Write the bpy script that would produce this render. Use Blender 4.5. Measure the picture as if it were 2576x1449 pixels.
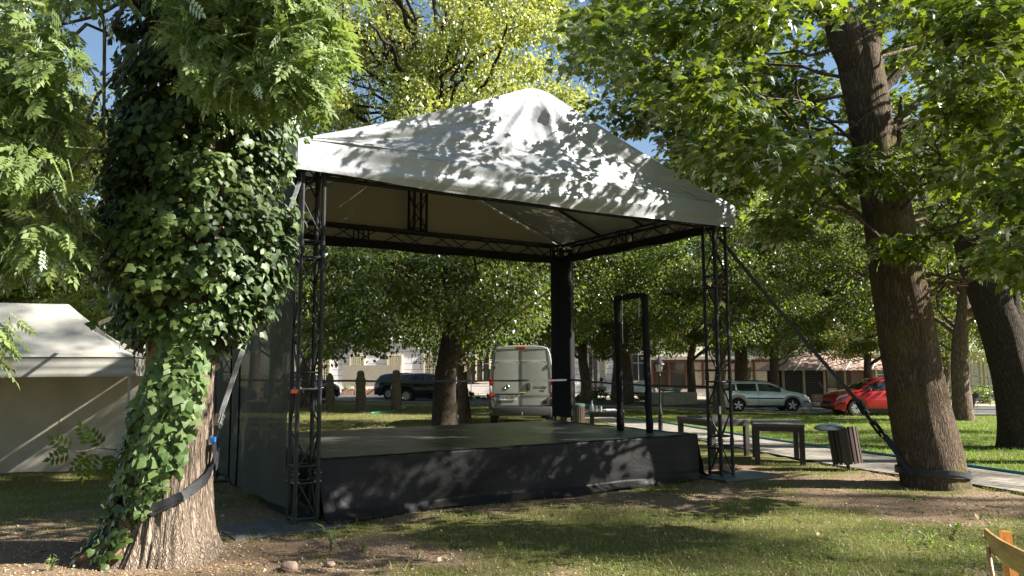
import bpy, bmesh, math, random
import numpy as np
from mathutils import Vector, Matrix, noise as mnoise

for o in list(bpy.data.objects):
    bpy.data.objects.remove(o)
scene = bpy.context.scene
COL = scene.collection
R = math.radians

# ------------------------------------------------------------------ camera
CAM_H, F_PX, PITCH, ROLL = 1.65, 1922.0, 0.1056, -0.0043
_f = Vector((0, math.cos(PITCH), math.sin(PITCH)))
_u = Vector((0, -math.sin(PITCH), math.cos(PITCH)))
_r = Vector((1, 0, 0))
_cr, _sr = math.cos(ROLL), math.sin(ROLL)
RX = _r * _cr + _u * _sr
UX = _u * _cr - _r * _sr
cam_d = bpy.data.cameras.new('camera')
cam = bpy.data.objects.new('camera', cam_d)
COL.objects.link(cam)
cam_d.sensor_width = 36.0
cam_d.lens = 36.0 * F_PX / 2576.0
cam_d.clip_start = 0.05
cam_d.clip_end = 2000
m = Matrix.Identity(4)
for i in range(3):
    m[i][0], m[i][1], m[i][2] = RX[i], UX[i], -_f[i]
m[2][3] = CAM_H
cam.matrix_world = m
scene.camera = cam

# ------------------------------------------------------------------ light
SUN = Vector((0.85, -0.11, 0.57)).normalized()
world = bpy.data.worlds.new('World')
scene.world = world
world.use_nodes = True
wn = world.node_tree
for n in list(wn.nodes):
    wn.nodes.remove(n)
wo = wn.nodes.new('ShaderNodeOutputWorld')
wb = wn.nodes.new('ShaderNodeBackground')
sky = wn.nodes.new('ShaderNodeTexSky')
sky.sky_type = 'NISHITA'
sky.sun_disc = False
sky.sun_elevation = math.asin(SUN.z)
sky.sun_rotation = math.atan2(SUN.x, SUN.y)
sky.air_density = 1.0
sky.dust_density = 0.6
sky.ozone_density = 2.0
wb.inputs['Strength'].default_value = 0.05
tint = wn.nodes.new('ShaderNodeMixRGB')
tint.blend_type = 'MULTIPLY'
tint.inputs[0].default_value = 1.0
tint.inputs[2].default_value = (1.02, 1.0, 0.95, 1)
wn.links.new(sky.outputs[0], tint.inputs[1])
wn.links.new(tint.outputs[0], wb.inputs['Color'])
wn.links.new(wb.outputs[0], wo.inputs['Surface'])
sun_d = bpy.data.lights.new('sun', 'SUN')
sun_d.energy = 5.0
sun_d.angle = R(0.53)
sun_d.color = (1.0, 0.95, 0.87)
sun = bpy.data.objects.new('sun', sun_d)
COL.objects.link(sun)
sun.location = SUN * 60
sun.rotation_euler = SUN.to_track_quat('Z', 'Y').to_euler()

scene.view_settings.view_transform = 'Standard'
scene.view_settings.look = 'None'
scene.view_settings.exposure = 1.9
scene.view_settings.gamma = 1.0
scene.view_settings.use_curve_mapping = False
scene.render.engine = 'CYCLES'
cy = scene.cycles
cy.use_denoising = True
cy.max_bounces = 7
cy.diffuse_bounces = 4
cy.glossy_bounces = 2
cy.transmission_bounces = 4
cy.transparent_max_bounces = 8
cy.caustics_reflective = False
cy.caustics_refractive = False
cy.sample_clamp_indirect = 4.0
cy.sample_clamp_direct = 12.0

# ------------------------------------------------------------------ placing
def gz(x, y):
    s = min(1.0, max(0.0, (y - 12.0) / 24.0))
    s = s * s * (3 - 2 * s)
    k = 0.26 + 0.010 * (min(40, max(-30, x)) + 7)
    def st(a, b, v):
        v = min(1.0, max(0.0, (v - a) / (b - a)))
        return v * v * (3 - 2 * v)
    dip = 0.52 * st(-3.8, -7.4, x) * st(8.5, 15.2, y) * (1 - st(21, 30, y))
    return -s * max(0.05, k) - dip

def ray(px, py):
    X, Y = px - 1288.0, py - 724.5
    x = X * _cr + Y * _sr
    y = -X * _sr + Y * _cr
    return (_f * F_PX + _r * x - _u * y)

def pt(px, py, Y):
    """point at world depth Y along the sight line of a picture position (2576-wide frame)"""
    d = ray(px, py)
    t = Y / d.y
    return Vector((d.x * t, Y, CAM_H + d.z * t))

def gpt(px, py):
    d = ray(px, py)
    z = 0.0
    for _ in range(30):
        t = (z - CAM_H) / d.z
        z2 = gz(d.x * t, d.y * t)
        z = 0.5 * z + 0.5 * z2
    t = (z - CAM_H) / d.z
    return Vector((d.x * t, d.y * t, gz(d.x * t, d.y * t)))

def gd(px, Y):
    """ground point under picture column px at depth Y"""
    p = pt(px, 930, Y)
    return Vector((p.x, Y, gz(p.x, Y)))

def proj(P):
    v = Vector(P) - Vector((0, 0, CAM_H))
    d = v.dot(_f)
    if d <= 0.05:
        return None
    X, Y = F_PX * v.x / d, -F_PX * v.dot(_u) / d
    return (1288 + X * _cr - Y * _sr, 724.5 + X * _sr + Y * _cr)

# ------------------------------------------------------------------ helpers
def tag(o, label=None, cat=None, group=None, kind=None):
    if label: o['label'] = label
    if cat: o['category'] = cat
    if group: o['group'] = group
    if kind: o['kind'] = kind
    return o

def thing(name, label, cat, loc=(0, 0, 0), rz=0.0, group=None):
    o = bpy.data.objects.new(name, None)
    o.empty_display_size = 0.2
    COL.objects.link(o)
    o.location = loc
    o.rotation_euler = (0, 0, rz)
    return tag(o, label, cat, group)

def origin_of(o):
    v = Vector((0, 0, 0))
    while o is not None:
        v += o.location
        o = o.parent
    return v

def copy_tree(o, parent=None):
    c = o.copy()
    COL.objects.link(c)
    c.parent = parent
    for ch in list(o.children):
        copy_tree(ch, c)
    return c

def frame_of(d, up=(0, 0, 1)):
    d = Vector(d).normalized()
    u = Vector(up)
    if abs(d.dot(u)) > 0.97:
        u = Vector((1, 0, 0)) if abs(d.x) < 0.9 else Vector((0, 1, 0))
    a = d.cross(u).normalized()
    b = a.cross(d).normalized()
    return a, b

class MB:
    def __init__(self):
        self.v, self.f = [], []
    def add(self, vs, fs):
        n = len(self.v)
        self.v += [tuple(p) for p in vs]
        self.f += [tuple(i + n for i in f) for f in fs]
        return self
    def box(self, c, s, rz=0.0, rot=None, bev=0.0):
        hx, hy, hz = s[0] / 2, s[1] / 2, s[2] / 2
        M = rot if rot is not None else Matrix.Rotation(rz, 3, 'Z')
        c = Vector(c)
        if bev <= 0:
            vs = [(-hx, -hy, -hz), (hx, -hy, -hz), (hx, hy, -hz), (-hx, hy, -hz), (-hx, -hy, hz), (hx, -hy, hz), (hx, hy, hz), (-hx, hy, hz)]
            fs = [(0, 3, 2, 1), (4, 5, 6, 7), (0, 1, 5, 4), (1, 2, 6, 5), (2, 3, 7, 6), (3, 0, 4, 7)]
            return self.add([c + M @ Vector(p) for p in vs], fs)
        bm = bmesh.new()
        bmesh.ops.create_cube(bm, size=1.0)
        for v in bm.verts:
            v.co = Vector((v.co.x * s[0], v.co.y * s[1], v.co.z * s[2]))
        bmesh.ops.bevel(bm, geom=list(bm.edges), offset=bev, segments=2, affect='EDGES', profile=0.5)
        bm.verts.ensure_lookup_table()
        vs = [c + M @ v.co for v in bm.verts]
        fs = [[v.index for v in f.verts] for f in bm.faces]
        bm.free()
        return self.add(vs, fs)
    def tube(self, pts, rad, n=8, caps=True):
        pts = [Vector(p) for p in pts]
        k = len(pts)
        if not hasattr(rad, '__len__'):
            rad = [rad] * k
        vs, fs = [], []
        a = None
        for i, p in enumerate(pts):
            d = pts[min(i + 1, k - 1)] - pts[max(i - 1, 0)]
            if d.length < 1e-9: d = Vector((0, 0, 1))
            d.normalize()
            if a is None:
                a, b = frame_of(d)
            else:
                a = (a - d * a.dot(d))
                if a.length < 1e-6: a, b = frame_of(d)
                a.normalize()
                b = d.cross(a)
            b = d.cross(a)
            for j in range(n):
                t = 2 * math.pi * j / n
                vs.append(p + (a * math.cos(t) + b * math.sin(t)) * rad[i])
        for i in range(k - 1):
            for j in range(n):
                j2 = (j + 1) % n
                fs.append((i * n + j, i * n + j2, (i + 1) * n + j2, (i + 1) * n + j))
        if caps:
            fs.append(tuple(range(n - 1, -1, -1)))
            fs.append(tuple(range((k - 1) * n, k * n)))
        return self.add(vs, fs)
    def lathe(self, prof, n=24, c=(0, 0, 0), M=None, caps=False):
        c = Vector(c)
        M = M or Matrix.Identity(3)
        vs, fs = [], []
        for (r, z) in prof:
            for j in range(n):
                t = 2 * math.pi * j / n
                vs.append(c + M @ Vector((r * math.cos(t), r * math.sin(t), z)))
        k = len(prof)
        for i in range(k - 1):
            for j in range(n):
                j2 = (j + 1) % n
                fs.append((i * n + j, i * n + j2, (i + 1) * n + j2, (i + 1) * n + j))
        if caps:
            fs.append(tuple(range(n - 1, -1, -1)))
            fs.append(tuple(range((k - 1) * n, k * n)))
        return self.add(vs, fs)
    def grid(self, fn, nu, nv, flip=False):
        vs = [fn(i / nu, j / nv) for j in range(nv + 1) for i in range(nu + 1)]
        fs = []
        for j in range(nv):
            for i in range(nu):
                q = (j * (nu + 1) + i, j * (nu + 1) + i + 1, (j + 1) * (nu + 1) + i + 1, (j + 1) * (nu + 1) + i)
                fs.append(q[::-1] if flip else q)
        return self.add(vs, fs)
    def ribbon(self, pts, w, side, th=0.004):
        """flat webbing along pts, width w along side, thickness th"""
        pts = [Vector(p) for p in pts]
        vs, fs = [], []
        k = len(pts)
        sides = side if isinstance(side, list) else [side] * k
        for i, p in enumerate(pts):
            d = (pts[min(i + 1, k - 1)] - pts[max(i - 1, 0)]).normalized()
            s = Vector(sides[i])
            s = (s - d * s.dot(d)).normalized()
            nrm = d.cross(s)
            for a, b in ((-1, -1), (1, -1), (1, 1), (-1, 1)):
                vs.append(p + s * (a * w / 2) + nrm * (b * th / 2))
        for i in range(k - 1):
            for j in range(4):
                j2 = (j + 1) % 4
                fs.append((i * 4 + j, i * 4 + j2, i * 4 + 4 + j2, i * 4 + 4 + j))
        fs += [(3, 2, 1, 0), tuple((k - 1) * 4 + j for j in range(4))]
        return self.add(vs, fs)
    def build(self, name, mat, parent=None, smooth=False, world=False, base=None):
        """one mesh object. world: coordinates are world ones (parents unrotated); base: its own origin"""
        off = Vector((0, 0, 0))
        if world and parent is not None:
            off = origin_of(parent)
        if base is not None:
            off = off + Vector(base)
        me = bpy.data.meshes.new(name)
        me.from_pydata([(p[0] - off.x, p[1] - off.y, p[2] - off.z) for p in self.v], [], self.f)
        me.update()
        if mat is not None:
            me.materials.append(mat)
        if smooth:
            me.polygons.foreach_set('use_smooth', [True] * len(me.polygons))
            if smooth != 'all':
                try: me.set_sharp_from_angle(angle=R(40))
                except Exception: pass
        o = bpy.data.objects.new(name, me)
        COL.objects.link(o)
        o.parent = parent
        if base is not None:
            o.location = base
        return o

# ------------------------------------------------------------------ materials
def newmat(name):
    mt = bpy.data.materials.new(name)
    mt.use_nodes = True
    nt = mt.node_tree
    for n in list(nt.nodes): nt.nodes.remove(n)
    out = nt.nodes.new('ShaderNodeOutputMaterial')
    return mt, nt, out

def N(nt, kind, **kw):
    n = nt.nodes.new(kind)
    for k, v in kw.items():
        if k in n.inputs.keys():
            n.inputs[k].default_value = v
        else:
            setattr(n, k, v)
    return n

def ramp(nt, fac, stops):
    r = nt.nodes.new('ShaderNodeValToRGB')
    el = r.color_ramp.elements
    while len(el) < len(stops): el.new(0.5)
    for e, (p, c) in zip(el, stops):
        e.position = p
        e.color = (c[0], c[1], c[2], 1)
    nt.links.new(fac, r.inputs[0])
    return r

def pbr(name, col, rough=0.6, metal=0.0, var=0.25, scale=6.0, bump=0.0, bscale=40.0, coat=0.0, stretch=(1, 1, 1), spec=0.5, gen='Object'):
    mt, nt, out = newmat(name)
    b = N(nt, 'ShaderNodeBsdfPrincipled')
    nt.links.new(b.outputs[0], out.inputs[0])
    b.inputs['Roughness'].default_value = rough
    b.inputs['Metallic'].default_value = metal
    b.inputs['Coat Weight'].default_value = coat
    b.inputs['Specular IOR Level'].default_value = spec
    tc = N(nt, 'ShaderNodeTexCoord')
    mp = N(nt, 'ShaderNodeMapping')
    mp.inputs['Scale'].default_value = stretch
    nt.links.new(tc.outputs[gen], mp.inputs[0])
    nz = N(nt, 'ShaderNodeTexNoise', Scale=scale, Detail=6.0, Roughness=0.6)
    nt.links.new(mp.outputs[0], nz.inputs['Vector'])
    a = [c * (1 - var) for c in col]
    c2 = [min(1, c * (1 + var)) for c in col]
    rp = ramp(nt, nz.outputs['Fac'], [(0.3, a), (0.7, c2)])
    nt.links.new(rp.outputs[0], b.inputs['Base Color'])
    if bump > 0:
        n2 = N(nt, 'ShaderNodeTexNoise', Scale=bscale, Detail=5.0, Roughness=0.65)
        nt.links.new(mp.outputs[0], n2.inputs['Vector'])
        bp = N(nt, 'ShaderNodeBump', Strength=bump, Distance=0.02)
        nt.links.new(n2.outputs['Fac'], bp.inputs['Height'])
        nt.links.new(bp.outputs[0], b.inputs['Normal'])
    return mt

def leafmat(name, stops, trans, tw=0.45, gloss=0.10, rough=0.45, glk=0.4):
    """stops: ramp over the per-leaf 'tint' attribute; trans: transmitted colour"""
    mt, nt, out = newmat(name)
    at = N(nt, 'ShaderNodeAttribute', attribute_name='tint')
    rp = ramp(nt, at.outputs['Fac'], stops)
    tc = N(nt, 'ShaderNodeTexCoord')
    df = N(nt, 'ShaderNodeBsdfDiffuse')
    nt.links.new(rp.outputs[0], df.inputs[0])
    tr = N(nt, 'ShaderNodeBsdfTranslucent')
    mx = N(nt, 'ShaderNodeMix', data_type='RGBA', blend_type='MULTIPLY')
    mx.inputs['Factor'].default_value = 0.0
    mx.inputs[6].default_value = (*trans, 1)
    rt = ramp(nt, at.outputs['Fac'], [(0.0, [c * 0.65 for c in trans]), (0.6, trans), (1.0, [min(1, c * 1.3) for c in trans])])
    nt.links.new(rt.outputs[0], tr.inputs[0])
    ms = N(nt, 'ShaderNodeMixShader')
    ms.inputs[0].default_value = tw
    nt.links.new(df.outputs[0], ms.inputs[1])
    nt.links.new(tr.outputs[0], ms.inputs[2])
    gl = N(nt, 'ShaderNodeBsdfGlossy')
    gl.inputs['Roughness'].default_value = rough + 0.12
    gl.inputs['Color'].default_value = (0.9, 0.95, 0.9, 1)
    fr = N(nt, 'ShaderNodeFresnel')
    fr.inputs['IOR'].default_value = 1.0 + gloss * 4.5
    m2 = N(nt, 'ShaderNodeMixShader')
    fm = N(nt, 'ShaderNodeMath', operation='MULTIPLY')
    fm.inputs[1].default_value = glk
    nt.links.new(fr.outputs[0], fm.inputs[0])
    nt.links.new(fm.outputs[0], m2.inputs[0])
    nt.links.new(ms.outputs[0], m2.inputs[1])
    nt.links.new(gl.outputs[0], m2.inputs[2])
    nt.links.new(m2.outputs[0], out.inputs[0])
    return mt

def barkmat(name, dark, light, scale=9.0, zst=0.22, bump=1.0, moss=None, dist=0.03):
    mt, nt, out = newmat(name)
    b = N(nt, 'ShaderNodeBsdfPrincipled', Roughness=0.9)
    b.inputs['Specular IOR Level'].default_value = 0.15
    nt.links.new(b.outputs[0], out.inputs[0])
    tc = N(nt, 'ShaderNodeTexCoord')
    mp = N(nt, 'ShaderNodeMapping')
    mp.inputs['Scale'].default_value = (1, 1, zst)
    nt.links.new(tc.outputs['Object'], mp.inputs[0])
    nz = N(nt, 'ShaderNodeTexNoise', Scale=scale * 0.6, Detail=4.0)
    nt.links.new(mp.outputs[0], nz.inputs['Vector'])
    av = N(nt, 'ShaderNodeMixRGB', blend_type='ADD')
    av.inputs[0].default_value = 0.25
    nt.links.new(mp.outputs[0], av.inputs[1])
    nt.links.new(nz.outputs['Color'], av.inputs[2])
    vo = N(nt, 'ShaderNodeTexVoronoi', feature='DISTANCE_TO_EDGE', Scale=scale * 2.2)
    nt.links.new(av.outputs[0], vo.inputs['Vector'])
    n3 = N(nt, 'ShaderNodeTexNoise', Scale=scale * 5, Detail=8.0, Roughness=0.7)
    nt.links.new(mp.outputs[0], n3.inputs['Vector'])
    mr = N(nt, 'ShaderNodeMapRange')
    mr.inputs[1].default_value = 0.0
    mr.inputs[2].default_value = 0.28
    nt.links.new(vo.outputs['Distance'], mr.inputs[0])
    ad = N(nt, 'ShaderNodeMath', operation='MULTIPLY_ADD')
    ad.inputs[1].default_value = 0.55
    nt.links.new(mr.outputs[0], ad.inputs[0])
    m5 = N(nt, 'ShaderNodeMath', operation='MULTIPLY')
    m5.inputs[1].default_value = 0.6
    nt.links.new(n3.outputs['Fac'], m5.inputs[0])
    nt.links.new(m5.outputs[0], ad.inputs[2])
    mid = [(a + c) / 2 for a, c in zip(dark, light)]
    rp = ramp(nt, ad.outputs[0], [(0.15, dark), (0.5, mid), (0.85, light)])
    src = rp.outputs[0]
    if moss:
        n4 = N(nt, 'ShaderNodeTexNoise', Scale=1.6, Detail=5.0)
        nt.links.new(tc.outputs['Object'], n4.inputs['Vector'])
        r4 = ramp(nt, n4.outputs['Fac'], [(0.52, (0, 0, 0)), (0.68, (1, 1, 1))])
        mm = N(nt, 'ShaderNodeMixRGB')
        mm.inputs[2].default_value = (*moss, 1)
        m6 = N(nt, 'ShaderNodeMath', operation='MULTIPLY')
        m6.inputs[1].default_value = 0.6
        nt.links.new(r4.outputs[0], m6.inputs[0])
        nt.links.new(m6.outputs[0], mm.inputs[0])
        nt.links.new(src, mm.inputs[1])
        src = mm.outputs[0]
    nt.links.new(src, b.inputs['Base Color'])
    bp = N(nt, 'ShaderNodeBump', Strength=bump, Distance=dist)
    nt.links.new(ad.outputs[0], bp.inputs['Height'])
    nt.links.new(bp.outputs[0], b.inputs['Normal'])
    return mt

def glassmat(name, col=(0.02, 0.025, 0.03), rough=0.04):
    mt, nt, out = newmat(name)
    b = N(nt, 'ShaderNodeBsdfPrincipled', Roughness=rough)
    b.inputs['Base Color'].default_value = (*col, 1)
    b.inputs['Specular IOR Level'].default_value = 0.8
    nt.links.new(b.outputs[0], out.inputs[0])
    return mt

def fabric(name, col, inner=None, rough=0.5, bump=0.25, sheen=0.0, trans=0.0, see=0.0, tcol=None, bs=5.0, spec=0.5):
    mt, nt, out = newmat(name)
    b = N(nt, 'ShaderNodeBsdfPrincipled', Roughness=rough)
    b.inputs['Specular IOR Level'].default_value = spec
    tc = N(nt, 'ShaderNodeTexCoord')
    nz = N(nt, 'ShaderNodeTexNoise', Scale=2.2, Detail=6.0)
    nt.links.new(tc.outputs['Object'], nz.inputs['Vector'])
    rp = ramp(nt, nz.outputs['Fac'], [(0.3, [c * 0.88 for c in col]), (0.7, [min(1, c * 1.08) for c in col])])
    src = rp.outputs[0]
    if inner:
        ge = N(nt, 'ShaderNodeNewGeometry')
        mi = N(nt, 'ShaderNodeMixRGB')
        mi.inputs[2].default_value = (*inner, 1)
        nt.links.new(ge.outputs['Backfacing'], mi.inputs[0])
        nt.links.new(src, mi.inputs[1])
        src = mi.outputs[0]
    nt.links.new(src, b.inputs['Base Color'])
    # crumple: ridged noise at two sizes
    n1 = N(nt, 'ShaderNodeTexNoise', Scale=bs, Detail=7.0, Roughness=0.55, Distortion=1.4)
    nt.links.new(tc.outputs['Object'], n1.inputs['Vector'])
    sb = N(nt, 'ShaderNodeMath', operation='SUBTRACT')
    sb.inputs[1].default_value = 0.5
    ab = N(nt, 'ShaderNodeMath', operation='ABSOLUTE')
    nt.links.new(n1.outputs['Fac'], sb.inputs[0])
    nt.links.new(sb.outputs[0], ab.inputs[0])
    bp = N(nt, 'ShaderNodeBump', Strength=bump, Distance=0.05)
    nt.links.new(ab.outputs[0], bp.inputs['Height'])
    nt.links.new(bp.outputs[0], b.inputs['Normal'])
    last = b.outputs[0]
    if trans > 0:
        tr = N(nt, 'ShaderNodeBsdfTranslucent')
        tr.inputs[0].default_value = (*(tcol or col), 1)
        ms = N(nt, 'ShaderNodeMixShader')
        ms.inputs[0].default_value = trans
        nt.links.new(last, ms.inputs[1])
        nt.links.new(tr.outputs[0], ms.inputs[2])
        last = ms.outputs[0]
    if see > 0:
        tp = N(nt, 'ShaderNodeBsdfTransparent')
        ms = N(nt, 'ShaderNodeMixShader')
        ms.inputs[0].default_value = see
        nt.links.new(last, ms.inputs[1])
        nt.links.new(tp.outputs[0], ms.inputs[2])
        last = ms.outputs[0]
    nt.links.new(last, out.inputs[0])
    return mt

M = {}
M['truss'] = pbr('black_truss_paint', (0.012, 0.012, 0.013), 0.5, 0.0, 0.4, 14, 0.1, 60, spec=0.35)
M['bolt'] = pbr('zinc_bolt', (0.42, 0.42, 0.42), 0.4, 0.9, 0.2, 30)
M['roof'] = fabric('silver_tarpaulin', (0.36, 0.37, 0.385), inner=(0.42, 0.36, 0.28), rough=0.36, bump=0.38, bs=3.2, trans=0.06, tcol=(0.40, 0.34, 0.26))
M['curtain'] = fabric('dark_scrim', (0.058, 0.062, 0.050), rough=0.7, spec=0.1, bump=0.3, trans=0.12, tcol=(0.06, 0.065, 0.04), see=0.06)
M['black_cloth'] = fabric('black_molton', (0.010, 0.010, 0.011), rough=0.75, bump=0.2, spec=0.2)
M['skirt'] = fabric('black_skirt', (0.020, 0.019, 0.0185), rough=0.42, bump=0.5, bs=2.0, spec=0.08)
M['deck'] = pbr('dark_deck_board', (0.072, 0.07, 0.062), 0.32, 0.0, 0.45, 1.6, 0.10, 60)
M['plate'] = pbr('dark_steel_plate', (0.10, 0.105, 0.11), 0.5, 0.3, 0.35, 5, 0.1, 40)
M['alu'] = pbr('grey_pole', (0.26, 0.25, 0.22), 0.4, 0.4, 0.2, 10)
M['beige_tent'] = fabric('cream_tent_cloth', (0.36, 0.345, 0.30), rough=0.75, bump=0.12, trans=0.10, tcol=(0.5, 0.44, 0.3), bs=2.0, spec=0.2)
M['beige_wall'] = fabric('cream_wall_cloth', (0.36, 0.33, 0.27), rough=0.75, bump=0.22, trans=0.06, tcol=(0.5, 0.42, 0.26), bs=1.4, spec=0.2)
M['web_grey'] = pbr('grey_webbing', (0.42, 0.42, 0.42), 0.5, 0, 0.2, 40, 0.2, 200)
M['web_black'] = pbr('black_webbing', (0.016, 0.017, 0.02), 0.5, 0, 0.3, 30, 0.3, 120)
M['web_blue'] = pbr('blue_plastic', (0.02, 0.16, 0.55), 0.4)
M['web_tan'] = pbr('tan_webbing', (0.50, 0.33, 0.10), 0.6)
M['orange'] = pbr('orange_plastic', (0.75, 0.10, 0.02), 0.5)
M['white'] = pbr('white_plastic', (0.75, 0.75, 0.73), 0.5, 0, 0.06)
M['paper'] = pbr('white_paper', (0.8, 0.8, 0.78), 0.7, 0, 0.04)
M['steel'] = pbr('worn_steel', (0.3, 0.3, 0.3), 0.35, 0.9, 0.25, 20)
M['brown_wood'] = pbr('dark_brown_boards', (0.034, 0.023, 0.018), 0.55, 0, 0.4, 30, 0.4, 70, stretch=(1, 1, 0.12))
M['table_top'] = pbr('grey_brown_table_top', (0.075, 0.062, 0.052), 0.5, 0, 0.3, 16, 0.2, 60)
M['slat'] = pbr('red_brown_slat', (0.045, 0.024, 0.017), 0.5, 0, 0.35, 12, 0.2, 60, stretch=(1, 1, 0.2))
M['bin_metal'] = pbr('green_grey_bin_metal', (0.06, 0.12, 0.10), 0.4, 0.3, 0.3, 10)
M['lid'] = pbr('grey_lid', (0.06, 0.075, 0.075), 0.45, 0.2, 0.3, 10)
M['lamp_iron'] = pbr('black_cast_iron', (0.02, 0.022, 0.024), 0.4, 0.3, 0.3, 20)
M['chair_wood'] = pbr('honey_bentwood', (0.44, 0.27, 0.10), 0.38, 0, 0.32, 9, 0.05, 40, coat=0.3, stretch=(1.0, 1.0, 9.0))
M['post_wood'] = barkmat('weathered_log', (0.06, 0.045, 0.035), (0.22, 0.17, 0.125), 12, 0.1, 0.6)
M['concrete'] = pbr('concrete', (0.36, 0.34, 0.29), 0.85, 0, 0.2, 4, 0.3, 30)
M['hose'] = pbr('turquoise_hose', (0.02, 0.42, 0.36), 0.4, 0, 0.1)
M['edge'] = pbr('teal_edging', (0.05, 0.22, 0.24), 0.5, 0, 0.2, 3)
M['bark_ash'] = barkmat('ash_bark', (0.10, 0.072, 0.052), (0.34, 0.265, 0.20), 15.0, 0.09, 1.0, dist=0.03)
M['bark_maple'] = barkmat('maple_bark', (0.036, 0.024, 0.016), (0.15, 0.108, 0.074), 14.0, 0.14, 0.9, moss=(0.13, 0.12, 0.03))
M['bark_dark'] = barkmat('dark_bark', (0.018, 0.014, 0.010), (0.07, 0.055, 0.04), 12.0, 0.2, 0.9)
M['bark_mid'] = barkmat('grey_brown_bark', (0.05, 0.038, 0.028), (0.20, 0.15, 0.11), 7.0, 0.18, 0.9)
M['leaf_maple'] = leafmat('maple_leaf', [(0, (0.020, 0.040, 0.007)), (0.6, (0.044, 0.076, 0.011)), (1, (0.11, 0.155, 0.022))], (0.30, 0.40, 0.02), 0.44, 0.09, 0.4)
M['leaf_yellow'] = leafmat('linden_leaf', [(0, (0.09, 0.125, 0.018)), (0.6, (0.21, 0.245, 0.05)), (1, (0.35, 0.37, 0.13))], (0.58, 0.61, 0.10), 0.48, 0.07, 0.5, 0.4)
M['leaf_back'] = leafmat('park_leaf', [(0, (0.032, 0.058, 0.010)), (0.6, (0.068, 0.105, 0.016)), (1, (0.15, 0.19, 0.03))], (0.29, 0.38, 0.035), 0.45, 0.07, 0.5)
M['leaf_shade'] = leafmat('shaded_low_leaf', [(0, (0.03, 0.055, 0.01)), (0.6, (0.06, 0.095, 0.016)), (1, (0.12, 0.15, 0.03))], (0.26, 0.34, 0.03), 0.4, 0.07, 0.5)  # dark green of the low foliage, its shade put into the colour
M['leaf_ash'] = leafmat('ash_leaf', [(0, (0.065, 0.105, 0.025)), (0.6, (0.14, 0.19, 0.055)), (1, (0.23, 0.28, 0.10))], (0.36, 0.48, 0.08), 0.40, 0.09, 0.45)
M['leaf_ivy'] = leafmat('ivy_leaf', [(0, (0.022, 0.044, 0.009)), (0.6, (0.060, 0.098, 0.018)), (0.96, (0.11, 0.15, 0.035)), (1, (0.32, 0.30, 0.03))], (0.14, 0.22, 0.02), 0.25, 0.11, 0.36, 0.7)
M['leaf_ivy_light'] = leafmat('young_ivy_leaf', [(0, (0.05, 0.095, 0.025)), (0.7, (0.11, 0.165, 0.05)), (1, (0.22, 0.26, 0.11))], (0.22, 0.33, 0.05), 0.22, 0.10, 0.4, 0.6)
M['leaf_bush'] = leafmat('bush_leaf', [(0, (0.05, 0.09, 0.02)), (1, (0.16, 0.22, 0.04))], (0.28, 0.40, 0.05), 0.4, 0.07)
M['blade'] = leafmat('grass_blade', [(0, (0.085, 0.115, 0.028)), (0.5, (0.165, 0.178, 0.05)), (0.75, (0.30, 0.27, 0.11)), (1, (0.46, 0.38, 0.19))], (0.25, 0.32, 0.05), 0.35, 0.04, 0.6, 0.15)
M['lawn_blade'] = leafmat('lawn_blade', [(0, (0.055, 0.13, 0.014)), (1, (0.13, 0.23, 0.022))], (0.26, 0.44, 0.03), 0.38, 0.04, 0.6, 0.15)
M['litter'] = leafmat('dry_litter', [(0, (0.16, 0.09, 0.045)), (0.6, (0.36, 0.25, 0.14)), (1, (0.54, 0.42, 0.27))], (0.3, 0.2, 0.08), 0.15, 0.05, 0.6)
M['vine'] = pbr('ivy_stem', (0.17, 0.095, 0.055), 0.85, 0, 0.3, 20, 0.4, 60)
M['asphalt'] = pbr('asphalt', (0.10, 0.098, 0.095), 0.9, 0, 0.2, 1.2, 0.3, 80, spec=0.2)
M['kerb'] = pbr('kerb_stone', (0.33, 0.31, 0.28), 0.85, 0, 0.2, 3, 0.2, 30)
M['tyre'] = pbr('tyre_rubber', (0.018, 0.018, 0.018), 0.8, 0, 0.2)
M['rim'] = pbr('alloy_rim', (0.55, 0.55, 0.56), 0.35, 0.7, 0.1)
M['under'] = pbr('black_plastic', (0.02, 0.02, 0.021), 0.6, 0, 0.2)
M['silver'] = pbr('silver_paint', (0.62, 0.65, 0.66), 0.3, 0.4, 0.04, 2, coat=0.6)
M['red'] = pbr('red_paint', (0.42, 0.010, 0.018), 0.28, 0.1, 0.06, 2, coat=0.8)
M['black_paint'] = pbr('black_paint', (0.012, 0.013, 0.015), 0.22, 0.1, 0.1, 2, coat=0.8)
M['white_paint'] = pbr('white_van_paint', (0.21, 0.22, 0.20), 0.4, 0, 0.06, 2, coat=0.3)
M['glass'] = glassmat('car_glass')
M['lamp_red'] = pbr('red_lens', (0.42, 0.012, 0.015), 0.2, 0, 0.1)
M['lamp_clear'] = pbr('clear_lens', (0.6, 0.62, 0.62), 0.15, 0.2, 0.15, 30)
M['chrome'] = pbr('chrome', (0.7, 0.7, 0.7), 0.15, 1.0, 0.05)
M['plate_white'] = pbr('number_plate', (0.7, 0.7, 0.68), 0.5, 0, 0.03)
M['ink'] = pbr('black_ink', (0.015, 0.015, 0.015), 0.6, 0, 0.0)
M['plaster'] = pbr('white_plaster', (0.74, 0.72, 0.70), 0.9, 0, 0.06, 1.5, 0.1, 30)
M['trim'] = pbr('cream_trim', (0.72, 0.64, 0.44), 0.85, 0, 0.08, 3)
M['red_frame'] = pbr('dark_red_frame', (0.15, 0.065, 0.05), 0.6, 0, 0.15, 5)
M['pale_green'] = pbr('pale_green_plaster', (0.56, 0.58, 0.40), 0.9, 0, 0.06, 2)
M['cream'] = pbr('cream_plaster', (0.62, 0.58, 0.42), 0.9, 0, 0.08, 2)
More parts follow.
